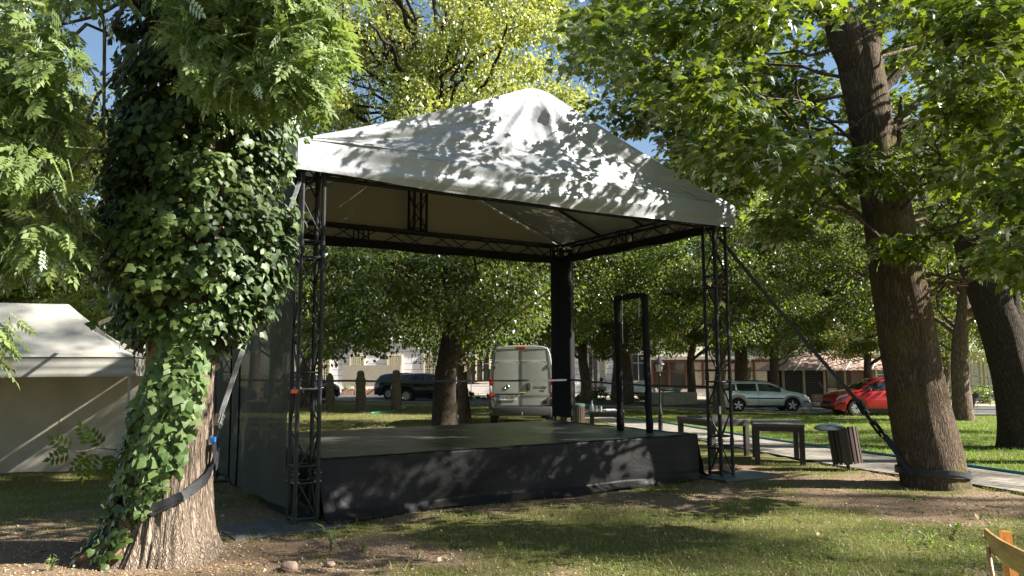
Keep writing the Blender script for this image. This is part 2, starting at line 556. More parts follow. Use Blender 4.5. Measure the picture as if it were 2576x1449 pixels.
M['win'] = glassmat('window_glass', (0.06, 0.065, 0.07), 0.06)
M['win_pale'] = pbr('curtained_window', (0.50, 0.48, 0.42), 0.5, 0, 0.25, 5)
M['tile'] = pbr('red_roof_tile', (0.24, 0.11, 0.075), 0.8, 0, 0.25, 6, 0.3, 20)
M['sheet'] = pbr('grey_sheet_roof', (0.34, 0.32, 0.30), 0.6, 0.2, 0.15, 4)
M['brick'] = pbr('pink_brick', (0.46, 0.27, 0.19), 0.9, 0, 0.2, 8, 0.3, 30)
M['shed_wood'] = pbr('pale_shed_wood', (0.50, 0.42, 0.32), 0.75, 0, 0.2, 8)
M['reed'] = pbr('reed_screen', (0.42, 0.36, 0.27), 0.85, 0, 0.3, 60, 0.4, 90, stretch=(1, 1, 0.05))
M['skin'] = pbr('skin', (0.52, 0.30, 0.21), 0.55, 0, 0.06)
M['hair'] = pbr('dark_hair', (0.035, 0.022, 0.014), 0.6)
M['shirt_red'] = pbr('pinkish_red_top', (0.52, 0.05, 0.08), 0.8)
M['shirt_white'] = pbr('white_shirt', (0.66, 0.66, 0.66), 0.8)
M['trouser'] = pbr('dark_trousers', (0.04, 0.045, 0.06), 0.8)
M['bottle'] = pbr('clear_bottle_glass', (0.45, 0.5, 0.5), 0.08, 0, 0.2)
M['bag'] = pbr('black_bin_bag', (0.014, 0.014, 0.015), 0.28, 0, 0.2, 8, 0.6, 14)
M['wire'] = pbr('galvanised_wire', (0.25, 0.25, 0.24), 0.5, 0.6, 0.1)
M['tower_rust'] = pbr('rusty_red_strap', (0.26, 0.085, 0.05), 0.7)
# ================================================================== SETTING
rng = np.random.default_rng(7)
random.seed(7)

def sstep(a, b, x):
    t = np.clip((x - a) / (b - a), 0, 1)
    return t * t * (3 - 2 * t)

def vnoise(x, y, s, seed=0.0):
    return np.array([mnoise.fractal(Vector((a * s + seed, b * s - seed, seed)), 1.0, 2.0, 4) for a, b in zip(np.ravel(x), np.ravel(y))]).reshape(np.shape(x))

path_up = [(1440, 1031), (1483, 1036), (1568, 1054), (1665, 1064), (1845, 1093), (1917, 1105), (2083, 1129), (2168, 1140), (2433, 1176), (2576, 1196), (2800, 1226)]
path_lo = [(1440, 1051), (1483, 1056), (1568, 1073), (1665, 1090), (1845, 1124), (1917, 1138), (2101, 1171), (2204, 1187), (2447, 1219), (2576, 1241), (2800, 1275)]
PU = [gpt(*p) for p in path_up]
PL = [gpt(*p) for p in path_lo]
road_near = [(-400, 1003), (300, 1006), (815, 1010), (1200, 1016), (1550, 1024), (2000, 1040), (2576, 1048), (3300, 1060)]
RN = [gpt(*p) for p in road_near]
RF = [p + Vector((1.0 + 0.02 * p.x, 13.0 - 0.12 * p.x, 0)) for p in RN]
for p in RF: p.z = gz(p.x, p.y)

def line_y(P, x):
    return np.interp(x, [p.x for p in P], [p.y for p in P])

def grass_mask(X, Y):
    """1 = green turf, 0 = bare earth and leaf litter"""
    m = 0.86 + 0.75 * vnoise(X, Y, 0.75, 3.1) + .25 * vnoise(X, Y, 2.4, 5.5)
    def blob(cx, cy, rx, ry, a):
        return a * np.exp(-(((X - cx) / rx) ** 2 + ((Y - cy) / ry) ** 2))
    m = m - blob(-2.9, 6.3, 1.7, 1.3, 1.1)
    m = m - blob(-1.2, 7.1, 1.7, 0.7, 0.9)
    m = m - blob(-4.5, 7.2, 2.0, 1.3, 0.8)
    m = m - blob(4.8, 9.2, 1.9, 0.9, 0.6)
    m = m - blob(5.9, 9.8, 1.9, 1.1, 0.5)
    m = m - blob(3.9, 12.2, 1.8, 1.3, 0.8)
    m = m + blob(0.9, 7.7, 2.4, 1.2, 0.75)
    m = m + blob(1.5, 5.0, 2.2, 1.0, 0.35)
    m = m - blob(-0.5, 19.5, 4.0, 1.6, 0.75) - blob(-3, 24.5, 6.0, 1.2, 0.5)
    m = m - blob(-0.5, 11.0, 2.6, 2.4, 0.9)
    far = (Y > line_y(PU, X)) & (X > 1.2)
    m = np.where(far, 1.2, m)
    return np.clip(m, 0, 1)

def axis(lo, hi, near_lo, near_hi, fine, coarse):
    a = list(np.arange(lo, near_lo, coarse)) + list(np.arange(near_lo, near_hi, fine)) + list(np.arange(near_hi, hi + coarse, coarse))
    return np.array(a)

gx = axis(-160, 160, -9, 13, 0.16, 6)
gy = axis(-20, 260, 3.5, 27, 0.16, 6)
GX, GY = np.meshgrid(gx, gy)
GZ = np.array([[gz(x, y) for x in gx] for y in gy])
near = (GX > -9.2) & (GX < 13.2) & (GY > 3.4) & (GY < 27.2)
gn = np.zeros_like(GX)
gn[near] = vnoise(GX[near], GY[near], 1.3, 8.2) * 0.022
gm_ = np.ones_like(GX) * 0.8
gm_[near] = grass_mask(GX[near], GY[near])
on_path = near & (GX > 1.0) & (GY > line_y(PL, GX) - 0.4) & (GY < line_y(PU, GX) + 0.4)
gn[on_path] -= 0.03
GZ = GZ + gn
def earth_bump(x, y):
    return mnoise.fractal(Vector((x * 1.3 + 8.2, y * 1.3 - 8.2, 8.2)), 1.0, 2.0, 4) * 0.022
nx, ny = len(gx), len(gy)
vs = np.stack([GX, GY, GZ], -1).reshape(-1, 3)
fs = [(j * nx + i, j * nx + i + 1, (j + 1) * nx + i + 1, (j + 1) * nx + i) for j in range(ny - 1) for i in range(nx - 1)]
me = bpy.data.meshes.new('ground')
me.from_pydata(vs.tolist(), [], fs)
me.polygons.foreach_set('use_smooth', [True] * len(me.polygons))
at = me.attributes.new('turf', 'FLOAT', 'POINT')
at.data.foreach_set('value', gm_.reshape(-1).astype(np.float32))
mt, nt, out = newmat('park_ground')
b = N(nt, 'ShaderNodeBsdfPrincipled', Roughness=0.95)
b.inputs['Specular IOR Level'].default_value = 0.1
nt.links.new(b.outputs[0], out.inputs[0])
tc = N(nt, 'ShaderNodeTexCoord')
n1 = N(nt, 'ShaderNodeTexNoise', Scale=22.0, Detail=8.0, Roughness=0.7)
n2 = N(nt, 'ShaderNodeTexNoise', Scale=2.0, Detail=5.0)
n3 = N(nt, 'ShaderNodeTexNoise', Scale=60.0, Detail=6.0, Roughness=0.75)
for n in (n1, n2, n3): nt.links.new(tc.outputs['Object'], n.inputs['Vector'])
earth = ramp(nt, n3.outputs['Fac'], [(0.25, (0.11, 0.075, 0.048)), (0.5, (0.24, 0.17, 0.11)), (0.75, (0.42, 0.32, 0.21))])
turf = ramp(nt, n1.outputs['Fac'], [(0.3, (0.08, 0.08, 0.028)), (0.55, (0.15, 0.145, 0.05)), (0.8, (0.27, 0.21, 0.10))])
ta = N(nt, 'ShaderNodeAttribute', attribute_name='turf')
ad = N(nt, 'ShaderNodeMath', operation='MULTIPLY_ADD')
ad.inputs[1].default_value = 0.9
ad.inputs[2].default_value = -0.45
nt.links.new(n1.outputs['Fac'], ad.inputs[0])
a2 = N(nt, 'ShaderNodeMath', operation='ADD')
nt.links.new(ta.outputs['Fac'], a2.inputs[0])
nt.links.new(ad.outputs[0], a2.inputs[1])
rr = ramp(nt, a2.outputs[0], [(0.35, (0, 0, 0)), (0.65, (1, 1, 1))])
mx = N(nt, 'ShaderNodeMixRGB')
nt.links.new(rr.outputs[0], mx.inputs[0])
nt.links.new(earth.outputs[0], mx.inputs[1])
nt.links.new(turf.outputs[0], mx.inputs[2])
nt.links.new(mx.outputs[0], b.inputs['Base Color'])
bp = N(nt, 'ShaderNodeBump', Strength=0.9, Distance=0.03)
nt.links.new(n3.outputs['Fac'], bp.inputs['Height'])
nt.links.new(bp.outputs[0], b.inputs['Normal'])
me.materials.append(mt)
ground = bpy.data.objects.new('ground', me)
COL.objects.link(ground)
tag(ground, 'park ground of turf, bare earth and leaf litter', 'ground', kind='structure')

# paved path: concrete block pattern in its material
mt, nt, out = newmat('paving_blocks')
b = N(nt, 'ShaderNodeBsdfPrincipled', Roughness=0.85)
b.inputs['Specular IOR Level'].default_value = 0.2
nt.links.new(b.outputs[0], out.inputs[0])
tc = N(nt, 'ShaderNodeTexCoord')
mp = N(nt, 'ShaderNodeMapping')
mp.inputs['Rotation'].default_value = (0, 0, R(62))
nt.links.new(tc.outputs['Object'], mp.inputs[0])
br = N(nt, 'ShaderNodeTexBrick', Scale=1.0)
br.inputs['Mortar Size'].default_value = 0.012
br.inputs['Brick Width'].default_value = 0.4
br.inputs['Row Height'].default_value = 0.2
br.inputs['Color1'].default_value = (0.30, 0.27, 0.23, 1)
br.inputs['Color2'].default_value = (0.225, 0.205, 0.18, 1)
br.inputs['Mortar'].default_value = (0.09, 0.08, 0.06, 1)
nt.links.new(mp.outputs[0], br.inputs['Vector'])
nz = N(nt, 'ShaderNodeTexNoise', Scale=3.0, Detail=6.0)
nt.links.new(tc.outputs['Object'], nz.inputs['Vector'])
r2 = ramp(nt, nz.outputs['Fac'], [(0.3, (0.7, 0.7, 0.68)), (0.7, (1.1, 1.08, 1.05))])
mm = N(nt, 'ShaderNodeMixRGB', blend_type='MULTIPLY')
mm.inputs[0].default_value = 1
nt.links.new(br.outputs['Color'], mm.inputs[1])
nt.links.new(r2.outputs[0], mm.inputs[2])
nt.links.new(mm.outputs[0], b.inputs['Base Color'])
mbp = MB()
NP = len(PU)
def lerpline(P, t):
    k = t * (len(P) - 1)
    i = min(int(k), len(P) - 2)
    return P[i].lerp(P[i + 1], k - i)
def path_fn(s, t):
    a, c = lerpline(PL, s), lerpline(PU, s)
    p = a.lerp(c, t)
    p.z = gz(p.x, p.y) + 0.012
    return p
mbp.grid(path_fn, 60, 4)
path = mbp.build('path', mt)
tag(path, 'curving path of grey concrete paving blocks', 'path', kind='structure')

# lawn edging: a teal plastic strip along the lawn side of the path
mbe = MB()
pts_e = [lerpline(PU, i / 80) + Vector((0, 0.03, 0)) for i in range(81)]
for p in pts_e: p.z = gz(p.x, p.y) + 0.03
mbe.tube(pts_e, 0.028, 6)
o = mbe.build('lawn_edging', M['edge'], smooth='all')
tag(o, 'thin teal edging strip running between the paved path and the lawn', 'edging')

# road and far verge
mbr = MB()
def road_fn(s, t):
    p = lerpline(RN, s).lerp(lerpline(RF, s), t)
    p.z = gz(p.x, p.y) + 0.02
    return p
mbr.grid(road_fn, 50, 6)
road = mbr.build('road', M['asphalt'])
tag(road, 'grey asphalt park road with parked cars', 'road', kind='structure')
mbk = MB()
for s in range(50):
    a, c = lerpline(RN, s / 50), lerpline(RN, (s + 1) / 50)
    d = (c - a)
    mid = (a + c) / 2
    mid.z = gz(mid.x, mid.y) + 0.03
    mbk.box(mid, (d.length - 0.02, 0.22, 0.12), math.atan2(d.y, d.x))
o = mbk.build('kerb', M['kerb'])
tag(o, 'pale stone kerb between lawn and road', 'kerb', kind='structure')
mbv = MB()
RF2 = [p + Vector((0, 9.0, 0)) for p in RF]
def verge_fn(s, t):
    p = lerpline(RF, s).lerp(lerpline(RF2, s), t)
    p.z = gz(p.x, p.y) + 0.05
    return p
mbv.grid(verge_fn, 40, 3)
o = mbv.build('pavement', pbr('sandy_forecourt', (0.34, 0.27, 0.21), 0.9, 0, 0.25, 0.8, 0.3, 40))
tag(o, 'sandy pavement beyond the road in front of the buildings', 'pavement', kind='structure')

# ================================================================== STAGE CANOPY
SA = Vector((-2.2727, 8.4615, 0)); YAW = 0.5574; SW, SD = 6.42, 4.09
ZV, ZE, ZA = 3.83, 4.17, 5.52
_c, _s = math.cos(YAW), math.sin(YAW)
def S(u, v, z=0.0):
    return Vector((SA.x + u * _c - v * _s, SA.y + u * _s + v * _c, z))
canopy = thing('stage_canopy', 'large open stage canopy with silver tarpaulin gable roof on four black truss towers', 'stage canopy', SA, YAW)

def truss(mb, p0, p1, up, side=0.24, r=0.025, bay=0.5, joints=()):
    p0, p1 = Vector(p0), Vector(p1)
    d = (p1 - p0); L = d.length; d.normalize()
    a = Vector(up); a = (a - d * a.dot(d)).normalized(); b2 = d.cross(a)
    h = side / 2
    cor = [(-1, -1), (1, -1), (1, 1), (-1, 1)]
    q = lambda k, t: p0 + d * t + a * (cor[k][0] * h) + b2 * (cor[k][1] * h)
    for k in range(4):
        mb.tube([q(k, 0), q(k, L)], r, 8)
    n = max(1, round(L / bay))
    for k in range(4):
        k2 = (k + 1) % 4
        for i in range(n):
            t0, t1 = L * i / n, L * (i + 1) / n
            t0 += 0.03; t1 -= 0.03
            if (i + k) % 2: mb.tube([q(k, t0), q(k2, t1)], 0.010, 6, False)
            else: mb.tube([q(k2, t0), q(k, t1)], 0.010, 6, False)
        for t in [0.04, L - 0.04] + [j + e for j in joints for e in (-0.09, 0.09)]:
            mb.tube([q(k, t), q(k2, t)], 0.014, 6, False)
        for j in joints:
            mb.tube([q(k, j - 0.06), q(k, j + 0.06)], r * 1.28, 8)

TW = [(0, 0), (SW, 0), (SW, SD), (0, SD)]
JN = (0.5, 1.5, 2.95)
for k, (u, v) in enumerate(TW):
    mb = MB()
    truss(mb, (u, v, 0.03), (u, v, 4.06), (1, 0, 0), bay=0.5, joints=JN)
    tw = mb.build('truss_tower', M['truss'], canopy, smooth=True)
    if k == 0: tw['label'] = 'front truss tower beside the ivy tree with an orange clip'
    for j in JN:
        for a in (-.12, .12):
            for b_ in (-.12, .12):
                for dz in (-0.045, 0.045):
                    mb = MB()
                    mb.tube([(u + a - 0.04, v + b_ - 0.005, j + dz), (u + a + 0.04, v + b_ - 0.005, j + dz)], 0.006, 6)
                    mb.build('bolt', M['bolt'], tw)
    mb = MB()
    dx = (-0.25 if k in (0, 3) else 0.25)
    mb.box((u + dx, v - (0.12 if k < 2 else -0.1), 0.016), (1.15, 0.72, 0.018), 0.06 * (1 if k == 0 else -1.5))
    mb.build('base_plate', M['plate'], canopy)
mb = MB(); mb.box((-.155, -.12, 1.42), (.075, .05, .045), bev=0.008)
mb.build('clip', M['orange'], canopy)
mb = MB(); mb.box((SW - .155, -.155, 1.02), (.03, .02, .12), bev=0.004)
mb.build('cable_tag', M['white'], canopy)

zb = 3.98
for (p, q_) in (((0.15, SD, zb), (SW - .15, SD, zb)), ((0, .15, zb), (0, SD - .15, zb)), ((SW, .15, zb), (SW, SD - .15, zb)), ((.15, 0, zb), (SW - .15, 0, zb))):
    mb = MB()
    truss(mb, p, q_, (0, 0, 1), bay=0.46, joints=(2.0,))
    mb.build('truss_beam', M['truss'], canopy, smooth=True)
RV0, RV1 = 0.02, SD + 0.05
mb = MB(); truss(mb, (SW / 2, RV0 + 0.36, ZA - .22), (SW / 2, RV1 - .05, ZA - .22), (0, 0, 1), bay=0.46)
mb.build('ridge_truss', M['truss'], canopy, smooth=True)
for v in (SD - 0.02,):
    mb = MB(); truss(mb, (SW / 2, v, zb + .14), (SW / 2, v, ZA - .33), (1, 0, 0), bay=0.4)
    mb.build('king_post_truss', M['truss'], canopy, smooth=True)
for sgn in (-1, 1):
    for i, v in enumerate((0.5, 1.65, 2.85, SD + .02)):
        mb = MB()
        x0 = 0.0 if sgn < 0 else SW
        mb.tube([(SW / 2 + sgn * 0.14, v, ZA - .11), (x0, v, zb + .17)], 0.026, 8)
        if v > SD: 
            mb.tube([(SW / 2 + sgn * 1.3, v, ZA - .11 - (ZA - zb - .28) * 1.16 / (SW / 2 - .14)), (SW / 2 + sgn * 1.42, v, ZA - .11 - (ZA - zb - .28) * 1.28 / (SW / 2 - .14))], 0.036, 8)
        mb.build('rafter_pole', M['alu'] if v > SD else M['truss'], canopy, smooth=True)

# roof fabric -------------------------------------------------------
U0, U1, V0, V1 = -.22, SW + .22, -.24, SD + .24
def rake(u):
    """height of the roof surface over u"""
    c = SW / 2
    d = abs(u - c)
    half = c + .22
    if d < .17: return ZA - 0.02 * (d / .17)
    t = (d - .17) / (half - .17)
    return ZA - .02 - (ZA - .02 - ZE) * (t + 0.035 * math.sin(math.pi * t))
def fold(u, t):
    """creases of the front cloth: lines that fan out of the ridge end, sagging bands near the eave"""
    c = SW / 2
    x = (u - c) / max(0.08, (1.05 - t))
    d = 0.0
    for (k, a, w) in ((-1.15, .075, .22), (-.35, -.05, .25), (0.45, .08, .2), (1.5, .045, .4), (-2.6, .03, .5)):
        d += 1.2 * a * math.exp(-((x - k) / w) ** 2) * (0.25 + 0.75 * t) * min(1, (1.05 - t) * 3 + .25)
    d += .035 * math.sin(u * 1.4 + t * 7 + 1.2 * math.sin(u * .9)) * math.sin(math.pi * min(1, t * 1.2)) * .5
    d += .065 * mnoise.fractal(Vector((u * 0.9 + t * .8, t * 3.2 - u * .12, 3.3)), 1.0, 2.0, 4)
    d += .016 * abs(mnoise.noise(Vector((u * 2.6 + 4 * t, t * 7, 9.1)))) 
    e = math.exp(-((t - .16 - .05 * math.sin(u * 1.1)) / .055) ** 2)
    d += .035 * e
    return d
mb = MB()
def front_fn(s, t):
    u = U0 + (U1 - U0) * s
    zt = rake(u)
    hgt = (zt - ZE)
    z = ZE + hgt * t
    lean = (RV0 + .12 - V0) * ((z - ZE) / (ZA - ZE))
    sag = 0.10 * math.sin(math.pi * t) * min(1, hgt)
    edge = min(1, 4 * t) * min(1, 4 * (1 - t)) * min(1, hgt * 4)
    return (u, V0 + lean + sag - fold(u, t) * edge, z - .05 * math.sin(math.pi * t) * edge)
mb.grid(front_fn, 180, 60)
def slope_fn(side):
    c = SW / 2
    def fn(s, t):
        half = c + .22
        d = .17 + (half - .17) * t
        u = c + side * d
        va = V0 + (RV0 + .12 - V0) * ((rake(u) - ZE) / (ZA - ZE))
        v = va + (V1 - va) * s
        sag = .06 * math.sin(math.pi * s) * math.sin(math.pi * t)
        return (u, v, rake(u) - sag + .012 * mnoise.noise(Vector((u * 1.5, v * 1.5, 1))) * math.sin(math.pi * s))
    return fn
mb.grid(slope_fn(-1), 30, 40, flip=True)
mb.grid(slope_fn(1), 30, 40)
mb.grid(lambda s, t: (SW / 2 - .17 + .34 * s, RV0 + .12 + (V1 - RV0 - .12) * t, ZA - .02 + .02 * math.sin(math.pi * s)), 4, 10)
mb.grid(lambda s, t: (U0 + (U1 - U0) * s, V1 + .02, ZE + (rake(U0 + (U1 - U0) * s) - ZE) * t), 60, 8, flip=True)
# valance
def val_fn(p, q, outw, ph):
    p, q, outw = Vector(p), Vector(q), Vector(outw)
    L = (q - p).length
    def fn(s, t):
        w = p.lerp(q, s)
        x = s * L
        hang = (ZE - ZV) + .035 * math.sin(math.pi * s)
        edge = min(1, s * 12) * min(1, (1 - s) * 12)
        d = (.022 * math.sin(x * 2.3 + ph) + .03 * mnoise.fractal(Vector((x * .8, t * 2.5, ph)), 1.0, 2.0, 3) + .015 * math.sin(t * 9 + x * .6)) * (0.3 + t) * edge
        return (w.x + outw.x * d, w.y + outw.y * d, ZE - hang * t)
    return fn
mb.grid(val_fn((U0, V0, 0), (U1, V0, 0), (0, -1, 0), 1.0), 120, 10, flip=True)
mb.grid(val_fn((U0, V1, 0), (U0, V0, 0), (-1, 0, 0), 2.0), 80, 8, flip=True)
mb.grid(val_fn((U1, V0, 0), (U1, V1, 0), (1, 0, 0), 3.0), 80, 8, flip=True)
mb.grid(val_fn((U1, V1 + .02, 0), (U0, V1 + .02, 0), (0, 1, 0), 4.0), 80, 8, flip=True)
mb.build('roof_cover', M['roof'], canopy, smooth='all')

# black border cloth hung under the back and right beams
def border(p, q, z0, z1):
    p, q = Vector(p), Vector(q)
    mb = MB()
    mb.grid(lambda s, t: (p.lerp(q, s).x + .012 * math.sin(s * 60), p.lerp(q, s).y + .012 * math.sin(s * 55), z0 + (z1 - z0) * t + .012 * math.sin(s * 21) * t), 80, 3)
    mb.build('border_cloth', M['black_cloth'], canopy, smooth='all')
border((.1, SD - .16, 0), (SW - .1, SD - .16, 0), 3.85, 3.72)
border((SW - .16, .1, 0), (SW - .16, SD - .1, 0), 3.85, 3.73)

# side curtain on the ivy side, hanging from the eave to just over the grass
mb = MB()
def cur_fn(s, t):
    z = 3.95 - 3.80 * t
    v = 0.02 + (SD + .12) * s
    pull = max(0, t - .42) * .75 * math.exp(-(s / .22) ** 2)
    v2 = v + pull * .75 * (1 - .5 * max(0, t - .8) / .2)
    w = .028 * math.sin(s * 26 + t * 1.5) * (0.25 + .75 * t) + .02 * mnoise.noise(Vector((s * 6, t * 3, 2)))
    u = -.17 + .035 * t + w - .10 * t * math.exp(-((s - .35) / .25) ** 2)
    return (u, v2, z + .05 * math.sin(s * 9) * t * .4)
mb.grid(cur_fn, 120, 60)
cu = mb.build('side_curtain', M['curtain'], canopy, smooth='all')
mb = MB()
for s in (.55, .72):
    mb.tube([Vector(cur_fn(s, t / 20)) + Vector((-.012, 0, 0)) for t in range(21)], .012, 5)
mb.build('seam', M['black_cloth'], cu, smooth='all')
# black wrap round the back tower on the open side
mb = MB()
def wrap_fn(s, t):
    a = 2 * math.pi * s
    r = .205 / max(abs(math.cos(a + .78)), abs(math.sin(a + .78)), .72)
    r += .006 * math.sin(a * 9 + 2 * t)
    return (SW + r * math.cos(a), SD + r * math.sin(a), 3.86 - 3.14 * t + .015 * math.sin(a * 4) * t)
mb.grid(wrap_fn, 48, 20)
mb.build('tower_wrap', M['black_cloth'], canopy, smooth='all')

# ================================================================== STAGE PLATFORM
DZ = .66
plat = thing('stage_platform', 'low black stage platform with dark deck boards and black cloth skirt', 'stage', S(.18, .05), YAW)
du, dv = 5.80, 3.92
mb = MB()
nu, nv = 3, 4
for i in range(nu):
    for j in range(nv):
        w, d = du / nu, dv / nv
        mb.box((w * (i + .5), d * (j + .5), DZ - .02 + random.uniform(-.002, .002)), (w - .012, d - .012, .04))
mb.build('deck', M['deck'], plat)
for i in range(nu + 1):
    for j in range(nv + 1):
        x_, y_ = max(.05, min(du - .05, du * i / nu)), max(.08, min(dv - .05, dv * j / nv))
        mb = MB(); mb.tube([(x_, y_, 0), (x_, y_, DZ - .045)], .024, 6)
        mb.build('leg', M['truss'], plat)
def skirt(p, q, outw, nm, flare, ph):
    p, q, outw = Vector(p), Vector(q), Vector(outw)
    L = (q - p).length
    mb = MB()
    def fn(s, t):
        w = p.lerp(q, s)
        x = s * L
        d = .012 + .05 * t + .045 * t * mnoise.fractal(Vector((x * .55 + ph, t * 1.1, ph)), 1.0, 2.0, 3) * 1.6
        d += .085 * t * abs(math.sin(x * .95 + .6 * math.sin(x * 2) + t * 1.2)) * .7
        d += .026 * math.sin(x * 3.1 + t * 4 + ph) * t + .03 * t * mnoise.noise(Vector((x * 1.9 + t * 1.4, t * 2.2 - x * .7, ph)))
        if t > .86: d += (t - .86) * .9 * (0.4 + .6 * abs(math.sin(x * 1.7 + ph)))
        d *= 1 - .75 * math.exp(-((L - x) / .35) ** 2)
        d += flare * t * t * math.exp(-(x / .55) ** 2)
        z = (DZ + .004) * (1 - t) + .012
        if t > .93: z = .035 * (1 - (t - .93) / .07) + .02 + .012 * math.sin(x * 5)
        if t == 0:
            return (w.x - outw.x * .03, w.y - outw.y * .03, DZ + .006)
        return (w.x + outw.x * d, w.y + outw.y * d, z)
    mb.grid(fn, int(L * 26), 36, flip=True)
    # top hem folded over the deck edge
    mb.grid(lambda s, t: Vector(p.lerp(q, s)) + outw * (.012 - .09 * t + .02 * mnoise.noise(Vector((s * L * 2, 5, ph))) * t) + Vector((0, 0, DZ + .008 + .006 * math.sin(s * 40 + ph) * (1 - t))), int(L * 14), 3, flip=True)
    return mb.build(nm, M['skirt'], plat, smooth='all')
skirt((0, 0, 0), (du, 0, 0), (0, -1, 0), 'skirt', .16, 1.3)['label'] = 'wide black front skirt crumpled along its foot'
skirt((0, dv, 0), (0, 0, 0), (-1, 0, 0), 'skirt', .0, 2.9)
skirt((du, 0, 0), (du, dv, 0), (1, 0, 0), 'skirt', .0, 5.1)

# portal frame wrapped in black cloth, standing on the deck
zd = DZ
a = pt(1561, 1077, 12.5); c = pt(1634, 1085, 12.0)
fr = thing('portal_frame', 'narrow doorway frame wrapped in black cloth standing on the open stage side', 'frame', (a.x, a.y, zd))
topz = pt(1561, 750, 12.5).z
mb_top = MB()
for (p, tp) in ((a, (1552, 748)), (c, (1621, 738))):
    q = pt(*tp, p.y)
    mb = MB()
    pts = []
    for i in range(17):
        t = i / 16
        w = Vector((p.x, p.y, zd)).lerp(Vector((q.x, q.y, topz + (0.0))), t)
        w.x += .006 * math.sin(t * 23 + p.x * 9)
        pts.append(w)
    mb.tube(pts, [.055 + .005 * math.sin(i * 2.1) for i in range(17)], 10)
    mb.build('post', M['black_cloth'], fr, smooth='all', world=True)
q0 = pt(1552, 752, a.y); q1 = pt(1621, 742, c.y); q0.z = q1.z = topz
mb = MB(); mb.tube([q0.lerp(q1, i / 6) + Vector((0, 0, -.01 * math.sin(i * 1.3))) for i in range(7)], .05, 10)
mb.build('crossbar', M['black_cloth'], fr, smooth='all', world=True)
for t in (.17, .78):
    w = q0.lerp(q1, t)
    mb = MB(); mb.tube([w + Vector((0, -.055, .05)), w + Vector((.005, -.06, -.05)), w + Vector((-.004, -.055, -.35)), w + Vector((.004, -.05, -.75 if t < .5 else -.2))], .006, 6)
    mb.build('hanging_cord', M['white'], fr, smooth='all', world=True)

# black barrier cord strung between the back towers and the open-side tower
mb = MB()
A1, A2, A3 = S(0, SD, 1.50), S(SW, SD - .22, 1.43), S(SW, 0, 1.36)
def sagline(p, q, n, sag, w=0.0):
    return [p.lerp(q, i / n) + Vector((0, 0, -sag * math.sin(math.pi * i / n) + w * math.sin(i * 1.9))) for i in range(n + 1)]
mb.ribbon(sagline(A1, A2, 24, .02, .004) + sagline(A2, A3, 16, .03, .006)[1:], .035, (0, 0, 1), .006)
o = mb.build('barrier_cord', M['web_black'], base=(A1.x, A1.y, A1.z), smooth=False)
for v in o.data.vertices: pass
tag(o, 'thin black barrier tape strung between truss towers across the back of the stage', 'tape')
# ================================================================== LEAVES
def unit(a):
    return a / np.maximum(1e-9, np.linalg.norm(a, axis=-1, keepdims=True))

def scatter(name, tv, tf, P, T, Nn, Sc, tint, mat, parent=None, world=True, bend=0.0):
    """one mesh of many leaves: template tv/tf with base at the origin, tip +Y, face +Z"""
    tv = np.asarray(tv, float)
    P = np.asarray(P, float)
    n, k = len(P), len(tv)
    T = unit(np.asarray(T, float))
    X = unit(np.cross(T, Nn))
    Z = np.cross(X, T)
    off = np.zeros(3)
    if world and parent is not None:
        off = np.array(origin_of(parent))
    V = (P - off)[:, None, :] + Sc[:, None, None] * (tv[None, :, 0, None] * X[:, None, :] + tv[None, :, 1, None] * T[:, None, :] + tv[None, :, 2, None] * Z[:, None, :])
    V = V.reshape(-1, 3).astype(np.float32)
    lens = np.array([len(f) for f in tf])
    flat = np.concatenate([np.array(f) for f in tf])
    loops = (flat[None, :] + (np.arange(n) * k)[:, None]).reshape(-1).astype(np.int32)
    tot = np.tile(lens, n)
    start = np.concatenate([[0], np.cumsum(tot)[:-1]]).astype(np.int32)
    me = bpy.data.meshes.new(name)
    me.vertices.add(len(V)); me.vertices.foreach_set('co', V.reshape(-1))
    me.loops.add(len(loops)); me.loops.foreach_set('vertex_index', loops)
    me.polygons.add(len(start)); me.polygons.foreach_set('loop_start', start)
    me.update(calc_edges=True)
    at = me.attributes.new('tint', 'FLOAT', 'POINT')
    at.data.foreach_set('value', np.repeat(np.clip(tint, 0, 1), k).astype(np.float32))
    me.materials.append(mat)
    o = bpy.data.objects.new(name, me)
    COL.objects.link(o)
    o.parent = parent
    return o

def fan(pts, c, z=0.0):
    tv = [c] + pts
    n = len(pts)
    return tv, [(0, i + 1, (i + 1) % n + 1) for i in range(n)]
def mirror(right):
    left = [(-x, y, z) for (x, y, z) in right[::-1] if abs(x) > 1e-6]
    return right + left
_mr = [(0, 0, 0), (.16, -.02, -.02), (.40, -.10, -.07), (.33, .06, -.04), (.30, .14, -.02), (.46, .20, -.06), (.60, .36, -.12), (.44, .40, -.06), (.26, .44, 0), (.30, .62, -.03), (.17, .72, -.02), (.10, .80, -.04), (0, 1.02, -.12)]
MAPLE = fan(mirror(_mr), (0, .25, .03))
_iv = [(0, 0.02, 0), (.22, -.10, -.03), (.40, .02, -.06), (.56, .28, -.12), (.34, .46, -.04), (.22, .72, -.03), (0, 1.0, -.14)]
IVY = fan(mirror(_iv), (0, .3, .05))
ROUND = ([(0, 0, 0), (.30, .18, .05), (.40, .48, .04), (.22, .82, 0), (0, 1.0, -.08), (-.22, .82, 0), (-.40, .48, .04), (-.30, .18, .05)], [(0, 1, 2, 3, 4), (0, 4, 5, 6, 7)])
QUADL = ([(0, 0, 0), (.36, .45, .07), (0, 1.0, -.05), (-.36, .45, .07)], [(0, 1, 2), (0, 2, 3)])
